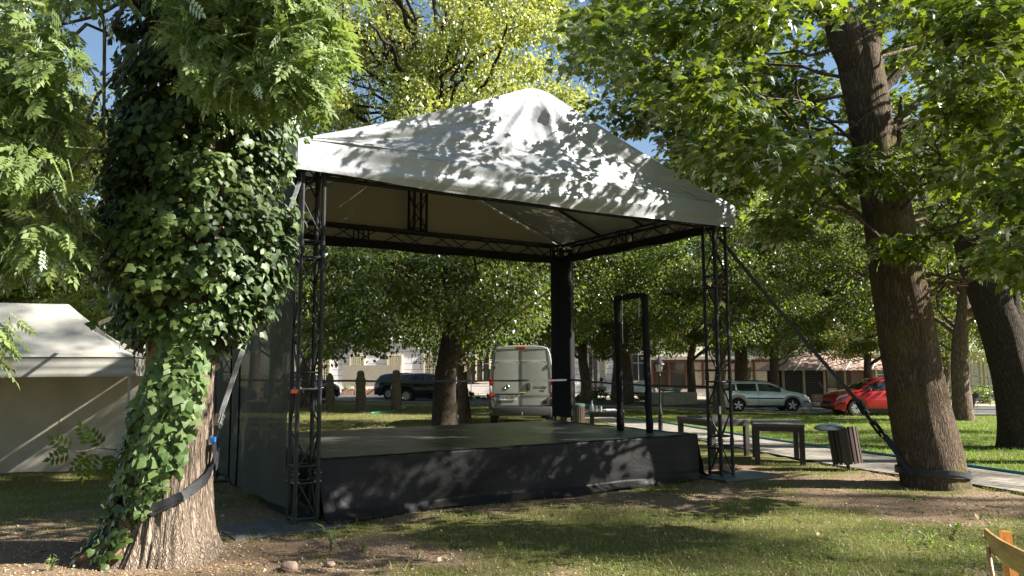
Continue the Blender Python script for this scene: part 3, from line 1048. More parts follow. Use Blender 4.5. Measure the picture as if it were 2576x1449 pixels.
def ash_template():
    tv, tf = [], []
    def leaflet(bx, by, dx, dy, L, w, droop):
        n = len(tv)
        d = np.array([dx, dy]) / math.hypot(dx, dy); s = np.array([-d[1], d[0]])
        b0 = np.array([bx, by])
        m1 = b0 + d * L * .42
        e = b0 + d * L
        tv.extend([(b0[0], b0[1], 0), (m1[0] + s[0] * w, m1[1] + s[1] * w, .02 - droop * .4), (e[0], e[1], -droop), (m1[0] - s[0] * w, m1[1] - s[1] * w, .02 - droop * .4)])
        tf.extend([(n, n + 3, n + 2), (n, n + 2, n + 1)])
    for i, y in enumerate((.25, .42, .59, .76)):
        L = .36 - .02 * i
        for sgn in (-1, 1):
            leaflet(0, y, sgn * .85, .55, L, .082, .05)
    leaflet(0, .85, 0, 1, .36, .085, .06)
    n = len(tv)
    tv.extend([(-.006, 0, 0), (.006, 0, 0), (.004, .9, 0), (-.004, .9, 0)])
    tf.append((n, n + 1, n + 2, n + 3))
    return tv, tf
ASH = ash_template()
BLADE = ([(-.05, 0, 0), (.05, 0, 0), (.035, .55, .05), (0, 1.0, .28), (-.035, .55, .05)], [(0, 1, 2, 4), (4, 2, 3)])

def clump_leaves(centers, radii, per, flat=.6, up=.55, out=.35, rnd=.8, droop=.35, rg=rng, core=None):
    """leaf positions, tip directions and face normals round clump centres"""
    C = np.repeat(np.asarray(centers), per, axis=0)
    r = np.repeat(np.asarray(radii), per)
    n = len(C)
    g = unit(rg.normal(size=(n, 3))) * (rg.uniform(0, 1, n) ** .45)[:, None]
    g[:, 2] *= flat
    P = C + g * r[:, None]
    o = unit(g)
    ctr = C.mean(0) if core is None else np.asarray(core)
    o2 = unit(P - ctr)
    Nn = unit(np.array([0, 0, up]) + out * o + rnd * rg.normal(size=(n, 3)) * .55)
    T = unit(.55 * o + .45 * o2 + rg.normal(size=(n, 3)) * .55 + np.array([0, 0, -droop]))
    tint = np.clip(.5 + .16 * rg.normal(size=n) + .10 * np.repeat(rg.normal(size=len(centers)), per), 0, 1)
    return P, T, Nn, tint

def limb_path(p0, p1, rg, n=7, bow=.12, jit=.05):
    p0, p1 = Vector(p0), Vector(p1)
    L = (p1 - p0).length
    pts = []
    for i in range(n + 1):
        t = i / n
        p = p0.lerp(p1, t)
        p.z += bow * L * math.sin(math.pi * t) * .6
        e = L * jit * math.sin(math.pi * t)
        pts.append(p + Vector(rg.normal(size=3) * e))
    return pts

def trunk_mesh(pts, rad, flare=.35, nseg=28, rough=.05, sub=8, seed=0.0, lobes=5, fh=.5):
    """tapering trunk along pts with root flare and ridged bark"""
    pts = [Vector(p) for p in pts]
    P, Rr = [], []
    for i in range(len(pts) - 1):
        for k in range(sub):
            t = k / sub
            a = pts[max(0, i - 1)]; b = pts[i]; c = pts[i + 1]; d = pts[min(len(pts) - 1, i + 2)]
            P.append(0.5 * ((2 * b) + (c - a) * t + (2 * a - 5 * b + 4 * c - d) * t * t + (3 * b - a - 3 * c + d) * t ** 3))
            Rr.append(rad[i] + (rad[i + 1] - rad[i]) * t)
    P.append(pts[-1]); Rr.append(rad[-1])
    mb = MB()
    vs, fs = [], []
    z0 = pts[0].z
    for i, (p, r) in enumerate(zip(P, Rr)):
        h = p.z - z0
        for j in range(nseg):
            a = 2 * math.pi * j / nseg
            fl = flare * math.exp(-max(0, h) / (fh * .42)) * (0.55 + .45 * math.cos(a * lobes + seed) + .3 * math.cos(a * 2 + seed * 2))
            nzv = mnoise.noise(Vector((math.cos(a) * 2.2 + seed, math.sin(a) * 2.2, h * .9)))
            n2 = mnoise.noise(Vector((math.cos(a) * 7 + seed, math.sin(a) * 7, h * 1.6)))
            rr = r * (1 + fl + rough * nzv * 1.6 + rough * .8 * n2)
            vs.append((p.x + rr * math.cos(a), p.y + rr * math.sin(a), p.z))
    k = len(P)
    for i in range(k - 1):
        for j in range(nseg):
            j2 = (j + 1) % nseg
            fs.append((i * nseg + j, i * nseg + j2, (i + 1) * nseg + j2, (i + 1) * nseg + j))
    fs.append(tuple((k - 1) * nseg + j for j in range(nseg)))
    return mb.add(vs, fs), P, Rr

def add_limbs(mb, P, Rr, centers, rg, frac=.5, rmax=.10, zmin=2.0, drop=.55):
    """limbs from the trunk line P to a share of the clump centres"""
    for c in centers:
        if rg.uniform() > frac: continue
        c = Vector(c)
        best, bd = None, 1e9
        for i, p in enumerate(P):
            if p.z < zmin: continue
            hd = math.hypot(c.x - p.x, c.y - p.y)
            d = abs((c.z - drop * hd) - p.z) + .15 * (c - p).length
            if d < bd: best, bd = i, d
        if best is None: continue
        p = P[best]
        L = (c - p).length
        r0 = min(rmax, Rr[best] * .55, .018 * L + .012)
        pts = limb_path(p, c, rg, n=8, bow=.10, jit=.045)
        mb.tube(pts, [r0 * (1 - .82 * i / 8) for i in range(9)], 6, False)
        for _ in range(2):
            k = rg.integers(3, 7)
            q = pts[k] + Vector(rg.normal(size=3) * L * .14)
            mb.tube(limb_path(pts[k], q, rg, 4, .05, .05), [r0 * .4, r0 * .3, r0 * .22, r0 * .15, r0 * .08], 5, False)

# ================================================================== IVY TREE (an ash) ON THE LEFT
IB = gpt(414, 1396)
ivy_tree = thing('ash_tree', 'thick ash trunk clad in dark ivy, standing nearest beside the stage', 'tree', IB)
def icz(z):
    """trunk centre at height z"""
    t = z / 6.0
    return Vector((IB.x + .20 * t + .02 * math.sin(t * 2.2), IB.y + .15 * t, z))
def irad(z):
    return float(np.interp(z, [0, .25, .6, 1.2, 1.95, 3.5, 6, 9], [.41, .37, .335, .288, .265, .26, .25, .16]))
def ivy_r(a, z):
    r = irad(z)
    # a: angle, -90 deg faces the camera, 180 deg is the picture's left
    root = math.exp(-z / .26)
    dl = math.cos(a - R(205))
    fl = root * (.62 * max(0, dl) ** 3 + .30 * max(0, math.cos(a - R(-42))) ** 4 + .25 * max(0, math.cos(a - R(60))) ** 4 + .12)
    groove = -.10 * math.exp(-((((a - R(-112) + math.pi) % (2 * math.pi)) - math.pi) / .16) ** 2) * math.exp(-z / 1.4)
    nz_ = mnoise.noise(Vector((math.cos(a) * 1.8, math.sin(a) * 1.8, z * .8)))
    rid = abs(mnoise.noise(Vector((math.cos(a) * 9 + .3 * nz_, math.sin(a) * 9, z * 1.3)))) + .5 * abs(mnoise.noise(Vector((math.cos(a) * 19, math.sin(a) * 19, z * 2.8))))
    return r * (1 + fl + groove + .07 * nz_) + .045 * (rid - .35)
mb = MB()
nz_n, na = 190, 200
def ivt(s, t):
    z = -.06 + 9.0 * t ** 1.55
    a = 2 * math.pi * s
    c = icz(z); r = ivy_r(a, max(0, z))
    return (c.x + r * math.cos(a), c.y + r * math.sin(a), z)
mb.grid(ivt, na, nz_n)
mb.build('trunk', M['bark_ash'], ivy_tree, smooth='all', world=True)
# ivy stems on the trunk
mb = MB()
rg = np.random.default_rng(21)
for k in range(40):
    a0 = R(rg.uniform(-185, -104)) if k < 32 else R(rg.uniform(-200, 0))
    z1 = rg.uniform(2.2, 4.2); z0 = 0 if k < 2 else rg.uniform(.9, 1.7)
    pts = []
    for i in range(26):
        z = z0 + (z1 - z0) * i / 25
        a = a0 + .13 * math.sin(z * 3 + k) + .06 * math.sin(z * 9 + k * 2)
        c = icz(z); r = ivy_r(a, z) + .012
        pts.append((c.x + r * math.cos(a), c.y + r * math.sin(a), z))
    r0 = rg.uniform(.010, .034)
    mb.tube(pts, [r0 * (1 - .5 * i / 25) for i in range(26)], 6)
# diagonal root-like stem crossing the foot
pts = []
for i in range(20):
    t = i / 19
    a = R(-118) + R(50) * (t - .5) * 1.1
    z = .04 + .62 * t
    c = icz(z); r = ivy_r(a, z) + .02
    pts.append((c.x + r * math.cos(a), c.y + r * math.sin(a), z))
mb.tube(pts, [.05 - .03 * i / 19 for i in range(20)], 7)
mb.build('ivy_stem', M['vine'], ivy_tree, smooth='all', world=True)

# dense ivy mantle
def mantle_half(z):
    return float(np.interp(z, [1.8, 2.05, 2.5, 3.0, 3.6, 4.2, 4.8, 5.6, 6.6], [.34, .52, .78, .85, .80, .78, .78, .74, .5]))
rg = np.random.default_rng(5)
cs, rs = [], []
while len(cs) < 400:
    z = rg.uniform(1.95, 6.4)
    a = rg.uniform(0, 2 * math.pi)
    c = icz(z)
    h = mantle_half(z) * rg.uniform(.55, .98)
    if math.cos(a) < 0: h *= 1.06
    cs.append((c.x + .03 + h * math.cos(a), c.y + h * .85 * math.sin(a), z)); rs.append(rg.uniform(.16, .30))
for _ in range(60):
    z = rg.uniform(1.9, 6.0); a = rg.uniform(-math.pi, 0.4); c = icz(z); h = mantle_half(z) * rg.uniform(.92, 1.07)
    cs.append((c.x + .03 + h * math.cos(a), c.y + h * .85 * math.sin(a), z)); rs.append(rg.uniform(.10, .18))
core = icz(3.6)
P, T, Nn, ti = clump_leaves(cs, rs, 66, flat=.9, up=.15, out=1.0, rnd=.55, droop=.9, rg=rg)
ax = np.array([icz(z) for z in P[:, 2]])
outw = unit((P - ax) * np.array([1, 1, 0]))
Nn = unit(outw * 1.0 + .35 * Nn + np.array([0, 0, .35]) + rg.normal(size=P.shape) * .28)
T = unit(np.array([0, 0, -1.0]) + .5 * outw + rg.normal(size=P.shape) * .45)
ti = np.clip(.5 + (ti - .5) * 1.4, 0, .9) + (rg.uniform(size=len(ti)) > .997) * 1.0
ti = np.where(ti > .93, np.where(rg.uniform(size=len(ti)) > .5, 1.0, .8), ti)
keep = P[:, 2] > 1.78 + .16 * np.sin(P[:, 0] * 9) + .14 * np.sin(P[:, 0] * 23) + rg.normal(size=len(P)) * .07
P, T, Nn, ti = P[keep], T[keep], Nn[keep], ti[keep]
scatter('ivy', *IVY, P, T, Nn, rg.uniform(.042, .098, len(P)), ti, M['leaf_ivy'], ivy_tree)
# young ivy on the lower trunk
P, T, Nn, Sc, Ti = [], [], [], [], []
def on_trunk(a, z, lift):
    c = icz(z); r = ivy_r(a, z) + lift
    return np.array([c.x + r * math.cos(a), c.y + r * math.sin(a), z]), np.array([math.cos(a), math.sin(a), .25])
for k in range(1350):
    z = rg.uniform(.42, 2.15)
    zz = [.42, .6, .75, 1.05, 1.4, 1.75, 2.1]
    lo = float(np.interp(z, zz, [-112, -125, -140, -146, -130, -104, -94])); hi = float(np.interp(z, zz, [-92, -78, -66, -54, -42, -38, -42]))
    a = R(rg.uniform(lo, hi) + rg.normal() * 4)
    p, o_ = on_trunk(a, z, rg.uniform(.02, .14) * (1 if z > .6 else .5))
    P.append(p); Nn.append(o_ + rg.normal(size=3) * .33); T.append(np.array([0, 0, -1]) + rg.normal(size=3) * .45 + .35 * o_)
    Sc.append(rg.uniform(.06, .125) * (.62 if z < .75 else 1)); Ti.append(rg.uniform(.2, .9))
scatter('young_ivy', *IVY, np.array(P), np.array(T), unit(np.array(Nn)), np.array(Sc), np.array(Ti), M['leaf_ivy_light'], ivy_tree)
P, T, Nn, Sc, Ti = [], [], [], [], []
for k in range(1000):
    z = rg.uniform(.05, 1.3)
    a = R(rg.uniform(-215, -138)) if z > .5 else R(rg.uniform(-200, -108))
    if z < .5 and rg.uniform() < .35: continue
    p, o_ = on_trunk(a, z, rg.uniform(.01, .11))
    P.append(p); Nn.append(o_ + rg.normal(size=3) * .35); T.append(np.array([0, 0, -1]) + rg.normal(size=3) * .5 + .3 * o_)
    Sc.append(rg.uniform(.05, .10)); Ti.append(rg.uniform(.1, .8))
scatter('ivy', *IVY, np.array(P), np.array(T), unit(np.array(Nn)), np.array(Sc), np.array(Ti), M['leaf_ivy'], ivy_tree)

# its ash foliage: hanging sprays in front of and beside the ivy
def region(n, px, py, Y, ok=None, rg=rng):
    out = []
    tries = 0
    while len(out) < n and tries < n * 60:
        tries += 1
        x, y, d = rg.uniform(*px), rg.uniform(*py), rg.uniform(*Y)
        if ok is None or ok(x, y, d):
            out.append(np.array(pt(x, y, d)))
    return np.array(out)
rg = np.random.default_rng(11)
sp = [region(52, (490, 810), (-160, 250), (5.3, 6.3), lambda x, y, d: y < 250 - max(0, 580 - x) * 1.6 - max(0, x - 740) * 1.6, rg),
      region(66, (-160, 175), (40, 650), (5.2, 7.2), lambda x, y, d: x < 185 - abs(y - 420) * .12, rg),
      region(4, (-140, 20), (800, 880), (5.0, 5.8), lambda x, y, d: x < 30, rg),
      region(26, (-100, 300), (-460, 0), (5.0, 7.5), None, rg),
      region(20, (560, 980), (-460, -80), (5.2, 7.4), None, rg)]
cs = np.concatenate(sp)
P, T, Nn, ti = clump_leaves(cs, rg.uniform(.18, .34, len(cs)), 52, flat=.8, up=.7, out=.2, rnd=.6, droop=.75, rg=rg)
crown_ash = scatter('crown', *ASH, P, T, Nn, rg.uniform(.15, .235, len(P)), ti, M['leaf_ash'], ivy_tree)
mb = MB()
top = icz(5.4); top2 = icz(7.5)
for c in cs[::10]:
    c = Vector(c)
    p0 = top if rg.uniform() < .4 else top2
    pts = limb_path(p0, c, rg, 8, .10, .04)
    mb.tube(pts, [.03 * (1 - .9 * i / 8) + .003 for i in range(9)], 5, False)
mb.build('branch', M['bark_mid'], ivy_tree, smooth='all', world=True)
# low ash shoot with shade put into its leaf colour beside the trunk, against the tent
mb = MB()
a0 = icz(.9) + Vector((-.36, .05, 0)); e0 = pt(190, 1135, 6.4)
sh = limb_path(a0, e0, rg, 8, .06, .02)
mb.tube(sh, [.008 - .0007 * i for i in range(9)], 5)
mb.build('shoot', M['bark_mid'], ivy_tree, world=True)
PP = np.array([sh[k] for k in (3, 4, 4, 5, 6, 6, 7, 8, 8)]); 
TT = np.array([(-.3, -.1, -1), (.2, .1, -1), (-.5, 0, .5), (-.2, 0, -1), (-.6, 0, -.6), (-.4, 0, .7), (-.1, .1, -1), (-1, 0, -.3), (-.8, 0, .4)], float)
scatter('shaded_shoot_leaf', *ASH, PP, TT, np.tile([(.15, -1, .25)], (9, 1)) + rg.normal(size=(9, 3)) * .2, np.full(9, .24), np.full(9, .2), M['leaf_maple'], ivy_tree)

# ================================================================== MAPLE ON THE RIGHT
MBASE = gpt(2354, 1222)
maple = thing('maple_tree', 'big leaning maple at the right with a black strap tied round its foot', 'tree', MBASE)
dm = MBASE.y
tp = [Vector((MBASE.x, dm, -.05)), pt(2334, 1120, dm), pt(2300, 960, dm + .02), pt(2262, 720, dm + .05), pt(2225, 500, dm + .1), pt(2184, 270, dm + .1), pt(2158, 130, dm + .1), pt(2150, 30, dm + .12)]
k = dm / F_PX
tr = [76 * k, 74 * k, 69 * k, 64 * k, 57 * k, 53 * k, 54 * k, 34 * k]
mb, MP, MR = trunk_mesh(tp, tr, flare=.10, nseg=72, rough=.035, sub=14, seed=2.0, fh=.5)
fork_l = [MP[-24], pt(2130, 110, dm), pt(2112, 50, dm), pt(2088, -20, dm - .1), pt(2040, -260, dm - .3), pt(1960, -620, dm - .6)]
fork_r = [MP[-24], pt(2176, 90, dm + .1), pt(2196, 20, dm + .2), pt(2212, -50, dm + .3), pt(2235, -200, dm + .6), pt(2300, -600, dm + 1.0)]
mb.tube(fork_l, [40 * k, 42 * k, 40 * k, 36 * k, 26 * k, 10 * k], 16)
mb.tube(fork_r, [40 * k, 42 * k, 39 * k, 36 * k, 30 * k, 12 * k], 16)
# visible limbs
for pix, r0 in (([(2232, 470), (2262, 330), (2268, 245)], 11), ([(2236, 330), (2330, 300), (2420, 295), (2500, 262), (2620, 235)], 11), ([(2245, 320), (2290, 270), (2345, 235), (2400, 190)], 10),
                ([(2175, 560), (2110, 500), (2040, 400), (1975, 285), (1900, 205)], 9), ([(2085, 380), (2040, 350), (2005, 230), (2000, 190)], 6), ([(2160, 100), (2060, 20), (1960, -60)], 16),
                ([(2195, 260), (2320, 120), (2420, 20)], 14), ([(2210, 400), (2120, 330), (2060, 300)], 6)):
    pts = [pt(x, y, dm + .05 * i * (1 if r0 > 9 else -1)) for i, (x, y) in enumerate(pix)]
    sm = []
    for i in range(len(pts) - 1):
        for t in range(4):
            p = pts[i].lerp(pts[i + 1], t / 4)
            sm.append(p + Vector((0, .02 * math.sin(i * 4 + t), .03 * math.sin((i * 4 + t) * 1.3))))
    sm.append(pts[-1])
    mb.tube(sm, [r0 * k * (1 - .7 * i / len(sm)) for i in range(len(sm))], 10, False)
mb.build('trunk', M['bark_maple'], maple, smooth='all', world=True)
rg = np.random.default_rng(31)
def trunk_px(y):
    return float(np.interp(y, [30, 270, 500, 720, 960, 1200], [2150, 2184, 2225, 2262, 2300, 2338]))
def lower_edge(x):
    return float(np.interp(x, [1400, 1420, 1500, 1520, 1600, 1700, 1780, 1850, 1960, 2080, 2200, 2330, 2450, 2600, 2750], [120, 330, 320, 200, 330, 440, 560, 560, 640, 560, 680, 640, 720, 700, 800]))
def ok_maple(x, y, d):
    if d > 12.8 and x < 1950: return y < lower_edge(x) + 40
    if y > lower_edge(x) - (30 if x > 1950 else 150): return False
    if x < 1500 and y < 90: return False
    if abs(x - trunk_px(y)) < 190 and d < dm + .9 and y > 60: return False
    if 300 < y < 420 and 2060 < x < 2170: return rg.uniform() < .4
    return True
def ok_right(x, y, d): return y < lower_edge(x) + 30
cs = [region(215, (1450, 2760), (-20, 740), (7.0, 13.5), ok_maple, rg),
      region(10, (2300, 3300), (-500, -20), (6.0, 13.5), None, rg),
      region(5, (2090, 2290), (400, 440), (dm - 1.5, dm - .8), None, rg), region(2, (2220, 2280), (600, 630), (dm - 1.3, dm - .9), None, rg),
      region(14, (2500, 2700), (380, 700), (6.0, 7.6), None, rg), region(62, (1490, 1960), (40, 560), (12.6, 15.5), ok_right, rg)]
cs = np.concatenate(cs)
# a thinner crown on the side that stands between the sun and the stage front
keep = []
for c in cs:
    g0 = c - np.array(SUN) * (c[2] / SUN.z); g4 = c - np.array(SUN) * ((c[2] - 4.7) / SUN.z)
    p_ = 1.0
    if -2.5 < g0[0] < 4.0 and 6.2 < g0[1] < 9.6: p_ = .45
    if c[2] > 4.7 and -2.5 < g4[0] < 4.0 and 8.2 < g4[1] < 12.2: p_ = min(p_, .78)
    keep.append(rg.uniform() < p_)
cs = cs[np.array(keep)]
rr_ = rg.uniform(.38, .72, len(cs))
P, T, Nn, ti = clump_leaves(cs, rr_, 135, flat=.42, up=1.0, out=.25, rnd=.5, droop=.35, rg=rg, core=(4.6, 10, 5.5))
scatter('crown', *MAPLE, P, T, Nn, rg.uniform(.085, .142, len(P)), ti, M['leaf_maple'], maple)
mb = MB()
MP2, MR2 = list(MP), list(MR)
for fk in (fork_l, fork_r):
    for i in range(1, len(fk)):
        for t in (.33, .66, 1.0):
            MP2.append(Vector(fk[i - 1]).lerp(Vector(fk[i]), t)); MR2.append(.09)
add_limbs(mb, MP2, MR2, cs, rg, frac=.09, rmax=.03, zmin=2.6, drop=.25)
mb.build('branch', M['bark_mid'], maple, smooth='all', world=True)

# ================================================================== LINDEN BEHIND THE STAGE
LB = gd(1120, 22.0)
lin = thing('linden_tree', 'tall yellow-green tree with dark forking limbs directly behind the stage', 'tree', LB)
D = 22.0
tp = [Vector((LB.x, D, LB.z - .1)), pt(1120, 950, D), pt(1143, 800, D), pt(1128, 620, D), pt(1105, 440, D), pt(1085, 300, D), pt(1075, 240, D)]
k = D / F_PX
mb, LP, LR = trunk_mesh(tp, [33 * k, 28 * k, 25 * k, 24 * k, 20 * k, 17 * k, 13 * k], flare=.25, nseg=24, rough=.06, sub=8, seed=4)
for pix, r0, dd in (([(1082, 290), (1062, 180), (1036, 90), (1010, 20), (985, -80)], 11, -.5), ([(1080, 270), (1098, 190), (1140, 140), (1180, 85), (1205, -10), (1240, -150)], 10, .2),
                ([(1100, 420), (1040, 280), (1012, 190), (985, 120), (930, 60)], 9, -1.2), ([(1090, 330), (1086, 200), (1095, 60), (1090, -120)], 10, .8),
                ([(1105, 430), (1240, 320), (1330, 260), (1390, 180)], 7, .6), ([(1100, 460), (940, 330), (850, 240), (800, 200), (760, 150)], 8, -.4),
                ([(1100, 330), (1230, 200), (1260, 120), (1275, 60)], 6, -1.0)):
    pts = [pt(x, y, D + dd * i) for i, (x, y) in enumerate(pix)]
    sm = []
    for i in range(len(pts) - 1):
        for t in range(4):
            sm.append(pts[i].lerp(pts[i + 1], t / 4) + Vector((.03 * math.sin(i * 7 + t * 2), 0, .05 * math.sin((i * 4 + t) * 1.7))))
    sm.append(pts[-1])
    mb.tube(sm, [r0 * k * (1 - .75 * i / len(sm)) for i in range(len(sm))], 8, False)
mb.build('trunk', M['bark_dark'], lin, smooth='all', world=True)
rg = np.random.default_rng(41)
def ok_lin(x, y, d):
    if y < 80 and (870 < x < 935 or 1028 < x < 1062): return False
    if x > 1400 and y < 150: return False
    if x < 790 and 230 < y < 360 and rg.uniform() < .75: return False
    if 935 < x < 990 and 190 < y < 330 and rg.uniform() < .6: return False
    return y < 100 + 1e4 or True
cs = np.concatenate([region(250, (700, 1450), (-60, 420), (18.5, 26), ok_lin, rg),
                     region(60, (760, 1500), (-420, -60), (19, 26), None, rg),
])
P, T, Nn, ti = clump_leaves(cs, rg.uniform(.5, .95, len(cs)), 230, flat=.65, up=.55, out=.35, rnd=.8, droop=.55, rg=rg)
scatter('crown', *QUADL, P, T, Nn, rg.uniform(.085, .145, len(P)), ti, M['leaf_yellow'], lin)
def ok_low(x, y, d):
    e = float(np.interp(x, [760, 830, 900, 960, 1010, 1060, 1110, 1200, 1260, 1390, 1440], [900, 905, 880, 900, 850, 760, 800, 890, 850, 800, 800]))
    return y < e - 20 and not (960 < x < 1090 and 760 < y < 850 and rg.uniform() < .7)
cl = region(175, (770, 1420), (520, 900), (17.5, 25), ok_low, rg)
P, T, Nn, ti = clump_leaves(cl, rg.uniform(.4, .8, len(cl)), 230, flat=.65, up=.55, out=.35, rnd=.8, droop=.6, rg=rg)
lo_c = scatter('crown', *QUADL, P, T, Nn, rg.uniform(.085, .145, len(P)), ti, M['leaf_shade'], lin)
lo_c['label'] = 'dark green lower foliage with shade in its colour, hanging under the bright crown'
mb = MB(); add_limbs(mb, LP, LR, cl, rg, frac=.12, rmax=.05, zmin=3.0); add_limbs(mb, LP, LR, cs, rg, frac=.22, rmax=.07, zmin=3.0)
mb.build('branch', M['bark_dark'], lin, smooth='all', world=True)

# ================================================================== PARK TREES IN THE BACKGROUND
def park_tree(name, seed, H=13.0, rad=4.6, r0=.36, lean=(0, 0), z_low=2.6, n=95, per=330, leaf=.15, mat='leaf_back', bark='bark_mid', gap=.0, clr=(.7, 1.35)):
    rg = np.random.default_rng(seed)
    o = thing(name, 'park tree', 'tree')
    pts = [Vector((lean[0] * t ** 1.3, lean[1] * t, -.2 + (H * .8) * t)) for t in (0, .12, .28, .45, .65, .85, 1)]
    pts = [p + Vector((.12 * math.sin(i * 2 + seed), .1 * math.cos(i * 1.7 + seed), 0)) if 0 < i else p for i, p in enumerate(pts)]
    mb, P_, R_ = trunk_mesh(pts, [r0, r0 * .86, r0 * .76, r0 * .62, r0 * .46, r0 * .26, r0 * .08], flare=.3, nseg=18, rough=.06, sub=5, seed=seed)
    cs = []
    zc = (z_low + H) / 2; rz = (H - z_low) / 2
    while len(cs) < n:
        g = rg.normal(size=3); g /= np.linalg.norm(g)
        g *= rg.uniform(.35, 1) ** .5
        w = 1.0 if g[2] > 0 else 1.12
        c = np.array([g[0] * rad * w + lean[0] * .6, g[1] * rad * w + lean[1] * .6, zc + g[2] * rz])
        if mnoise.noise(Vector(c * .45 + seed)) < -.22 + gap: continue
        cs.append(c)
    cs = np.array(cs)
    add_limbs(mb, P_, R_, cs, rg, frac=.35, rmax=.12, zmin=2.2)
    mb.build('trunk', M[bark], o, smooth='all')
    P, T, Nn, ti = clump_leaves(cs, rg.uniform(clr[0], clr[1], len(cs)), per, flat=.6, up=.6, out=.35, rnd=.75, droop=.5, rg=rg)
    scatter('crown', *QUADL, P, T, Nn, rg.uniform(leaf * .75, leaf * 1.25, len(P)), ti, M[mat], o)
    return o
ptA = park_tree('broadleaf_tree', 101, 13, 4.6, .36)
ptB = park_tree('broadleaf_tree', 202, 12, 4.2, .30, (.9, 0), 2.4, 90, 330, .14, 'leaf_yellow')
ptC = park_tree('broadleaf_tree', 303, 15, 5.0, .42, (.3, .2), 3.0, 110, 330, .16)
ptD = park_tree('broadleaf_tree', 404, 9.5, 3.2, .24, (-.5, 0), 2.0, 80, 300, .12, 'leaf_back')
proto_used = set()
def put_tree(src, px, Y, rz, sc, label, zfac=1.0, group='trees of the park behind the stage'):
    g = gd(px, Y)
    if id(src) in proto_used:
        o = copy_tree(src)
    else:
        o = src; proto_used.add(id(src))
    o.location = (g.x, g.y, g.z)
    o.rotation_euler = (0, 0, rz)
    o.scale = (sc, sc, sc * zfac)
    o['label'] = label
    o['group'] = group
    return o
put_tree(ptD, 1172, 27, .4, .95, 'slim trunk just behind the linden, between it and the white van')
put_tree(ptA, 1470, 46, 0.2, 1.0, 'grey trunk behind the seated people, its crown over the white building')
put_tree(ptC, 1577, 45, 1.2, .85, 'broad trunk seen between the two posts of the black frame')
put_tree(ptA, 1548, 50, 2.2, .9, 'pale trunk half hidden by the far post of the black frame')
put_tree(ptB, 1735, 47, 0.0, 1.0, 'slanting trunk rising behind the concrete tank')
put_tree(ptC, 1863, 44, 3.0, 1.05, 'thick dark trunk directly behind the silver estate car')
put_tree(ptA, 1950, 42, 4.1, .85, 'flaring sunlit trunk behind the bonnet of the silver car')
put_tree(ptB, 2180, 43, .3, .9, 'curved trunk behind the red car')
put_tree(ptD, 2374, 47, 3.6, 1.15, 'thin leaning trunk behind the wire fence at the right')
put_tree(ptC, 2418, 30, 5.2, .92, 'straight grey trunk on the lawn beside the black bin bag')
put_tree(ptB, 545, 36, 2.4, 1.0, 'yellowish tree seen in the gap between ivy trunk and stage curtain')
put_tree(ptB, 330, 24, 1.0, .95, 'light green tree behind the cream tent, next to the ivy trunk')
put_tree(ptB, 60, 27, 4.0, 1.1, 'light green tree behind the ridge of the cream tent')
put_tree(ptA, -260, 24, 5.0, 1.0, 'tree at the picture edge behind the cream tent')
put_tree(ptC, 1330, 36, .9, .95, 'tall tree behind the white van')
put_tree(ptA, 690, 34, 1.7, .95, 'leafy tree in front of the white house behind the wooden posts')
put_tree(ptC, 2330, 60, 2.0, 1.1, 'tall tree beyond the aviary')
put_tree(ptC, 2000, 64, .6, 1.25, 'tall tree behind the glazed gallery')
put_tree(ptA, 2620, 40, .1, 1.1, 'tree at the far right behind the bushes')
put_tree(ptC, 1640, 70, 4.4, 1.2, 'tall tree rising over the roof of the white house')
put_tree(ptC, 640, 60, 3.3, 1.2, 'tall tree far behind the stage curtain')
put_tree(ptA, 180, 55, 2.9, 1.3, 'tall tree far behind the cream tent')

put_tree(ptA, 1132, 39, 3.9, .95, 'leafy tree directly behind the linden trunk, before the white house')
put_tree(ptC, 768, 39, 5.7, .8, 'leafy tree hidden behind the near truss tower')
put_tree(ptA, 1412, 37, 1.0, .9, 'leafy tree right behind the wrapped back tower of the stage')
put_tree(ptA, 1808, 35, 2.6, .85, 'leafy tree right behind the open-side truss tower')
put_tree(ptC, 2292, 37, 3.5, .85, 'leafy tree hidden behind the foot of the maple')
# dark leaning tree at the right edge
DB = gpt(2592, 1128)
dt = thing('leaning_tree', 'dark trunk leaning left at the right edge of the lawn', 'tree', DB)
d0 = DB.y
k = d0 / F_PX
tp = [Vector((DB.x, d0, -.05)), pt(2572, 1020, d0), pt(2535, 880, d0), pt(2480, 720, d0), pt(2440, 590, d0), pt(2430, 430, d0), pt(2440, 200, d0)]
mb, P_, R_ = trunk_mesh(tp, [66 * k, 56 * k, 50 * k, 46 * k, 38 * k, 28 * k, 14 * k], flare=.18, nseg=40, rough=.06, sub=8, seed=7)
pts = [pt(2500, 760, d0), pt(2535, 650, d0 + .2), pt(2560, 560, d0 + .3), pt(2600, 430, d0 + .3)]
mb.tube(pts, [30 * k, 24 * k, 20 * k, 12 * k], 12)
pts = [pt(2550, 930, d0 + .2), pt(2556, 830, d0 + .4), pt(2548, 760, d0 + .5), pt(2560, 640, d0 + .5)]
mb.tube(pts, [30 * k, 22 * k, 18 * k, 8 * k], 12)
mb.build('trunk', M['bark_dark'], dt, smooth='all', world=True)
rg = np.random.default_rng(61)
cs = np.concatenate([region(60, (2200, 2900), (-100, 700), (d0 - 2, d0 + 4), lambda x, y, d: y < 660 - .3 * abs(x - 2450), rg), region(40, (2250, 3000), (-600, -100), (d0 - 2, d0 + 4), None, rg)])
P, T, Nn, ti = clump_leaves(cs, rg.uniform(.5, .9, len(cs)), 150, flat=.5, up=.9, out=.25, rnd=.5, droop=.35, rg=rg)
scatter('crown', *MAPLE, P, T, Nn, rg.uniform(.09, .15, len(P)), ti, M['leaf_maple'], dt)

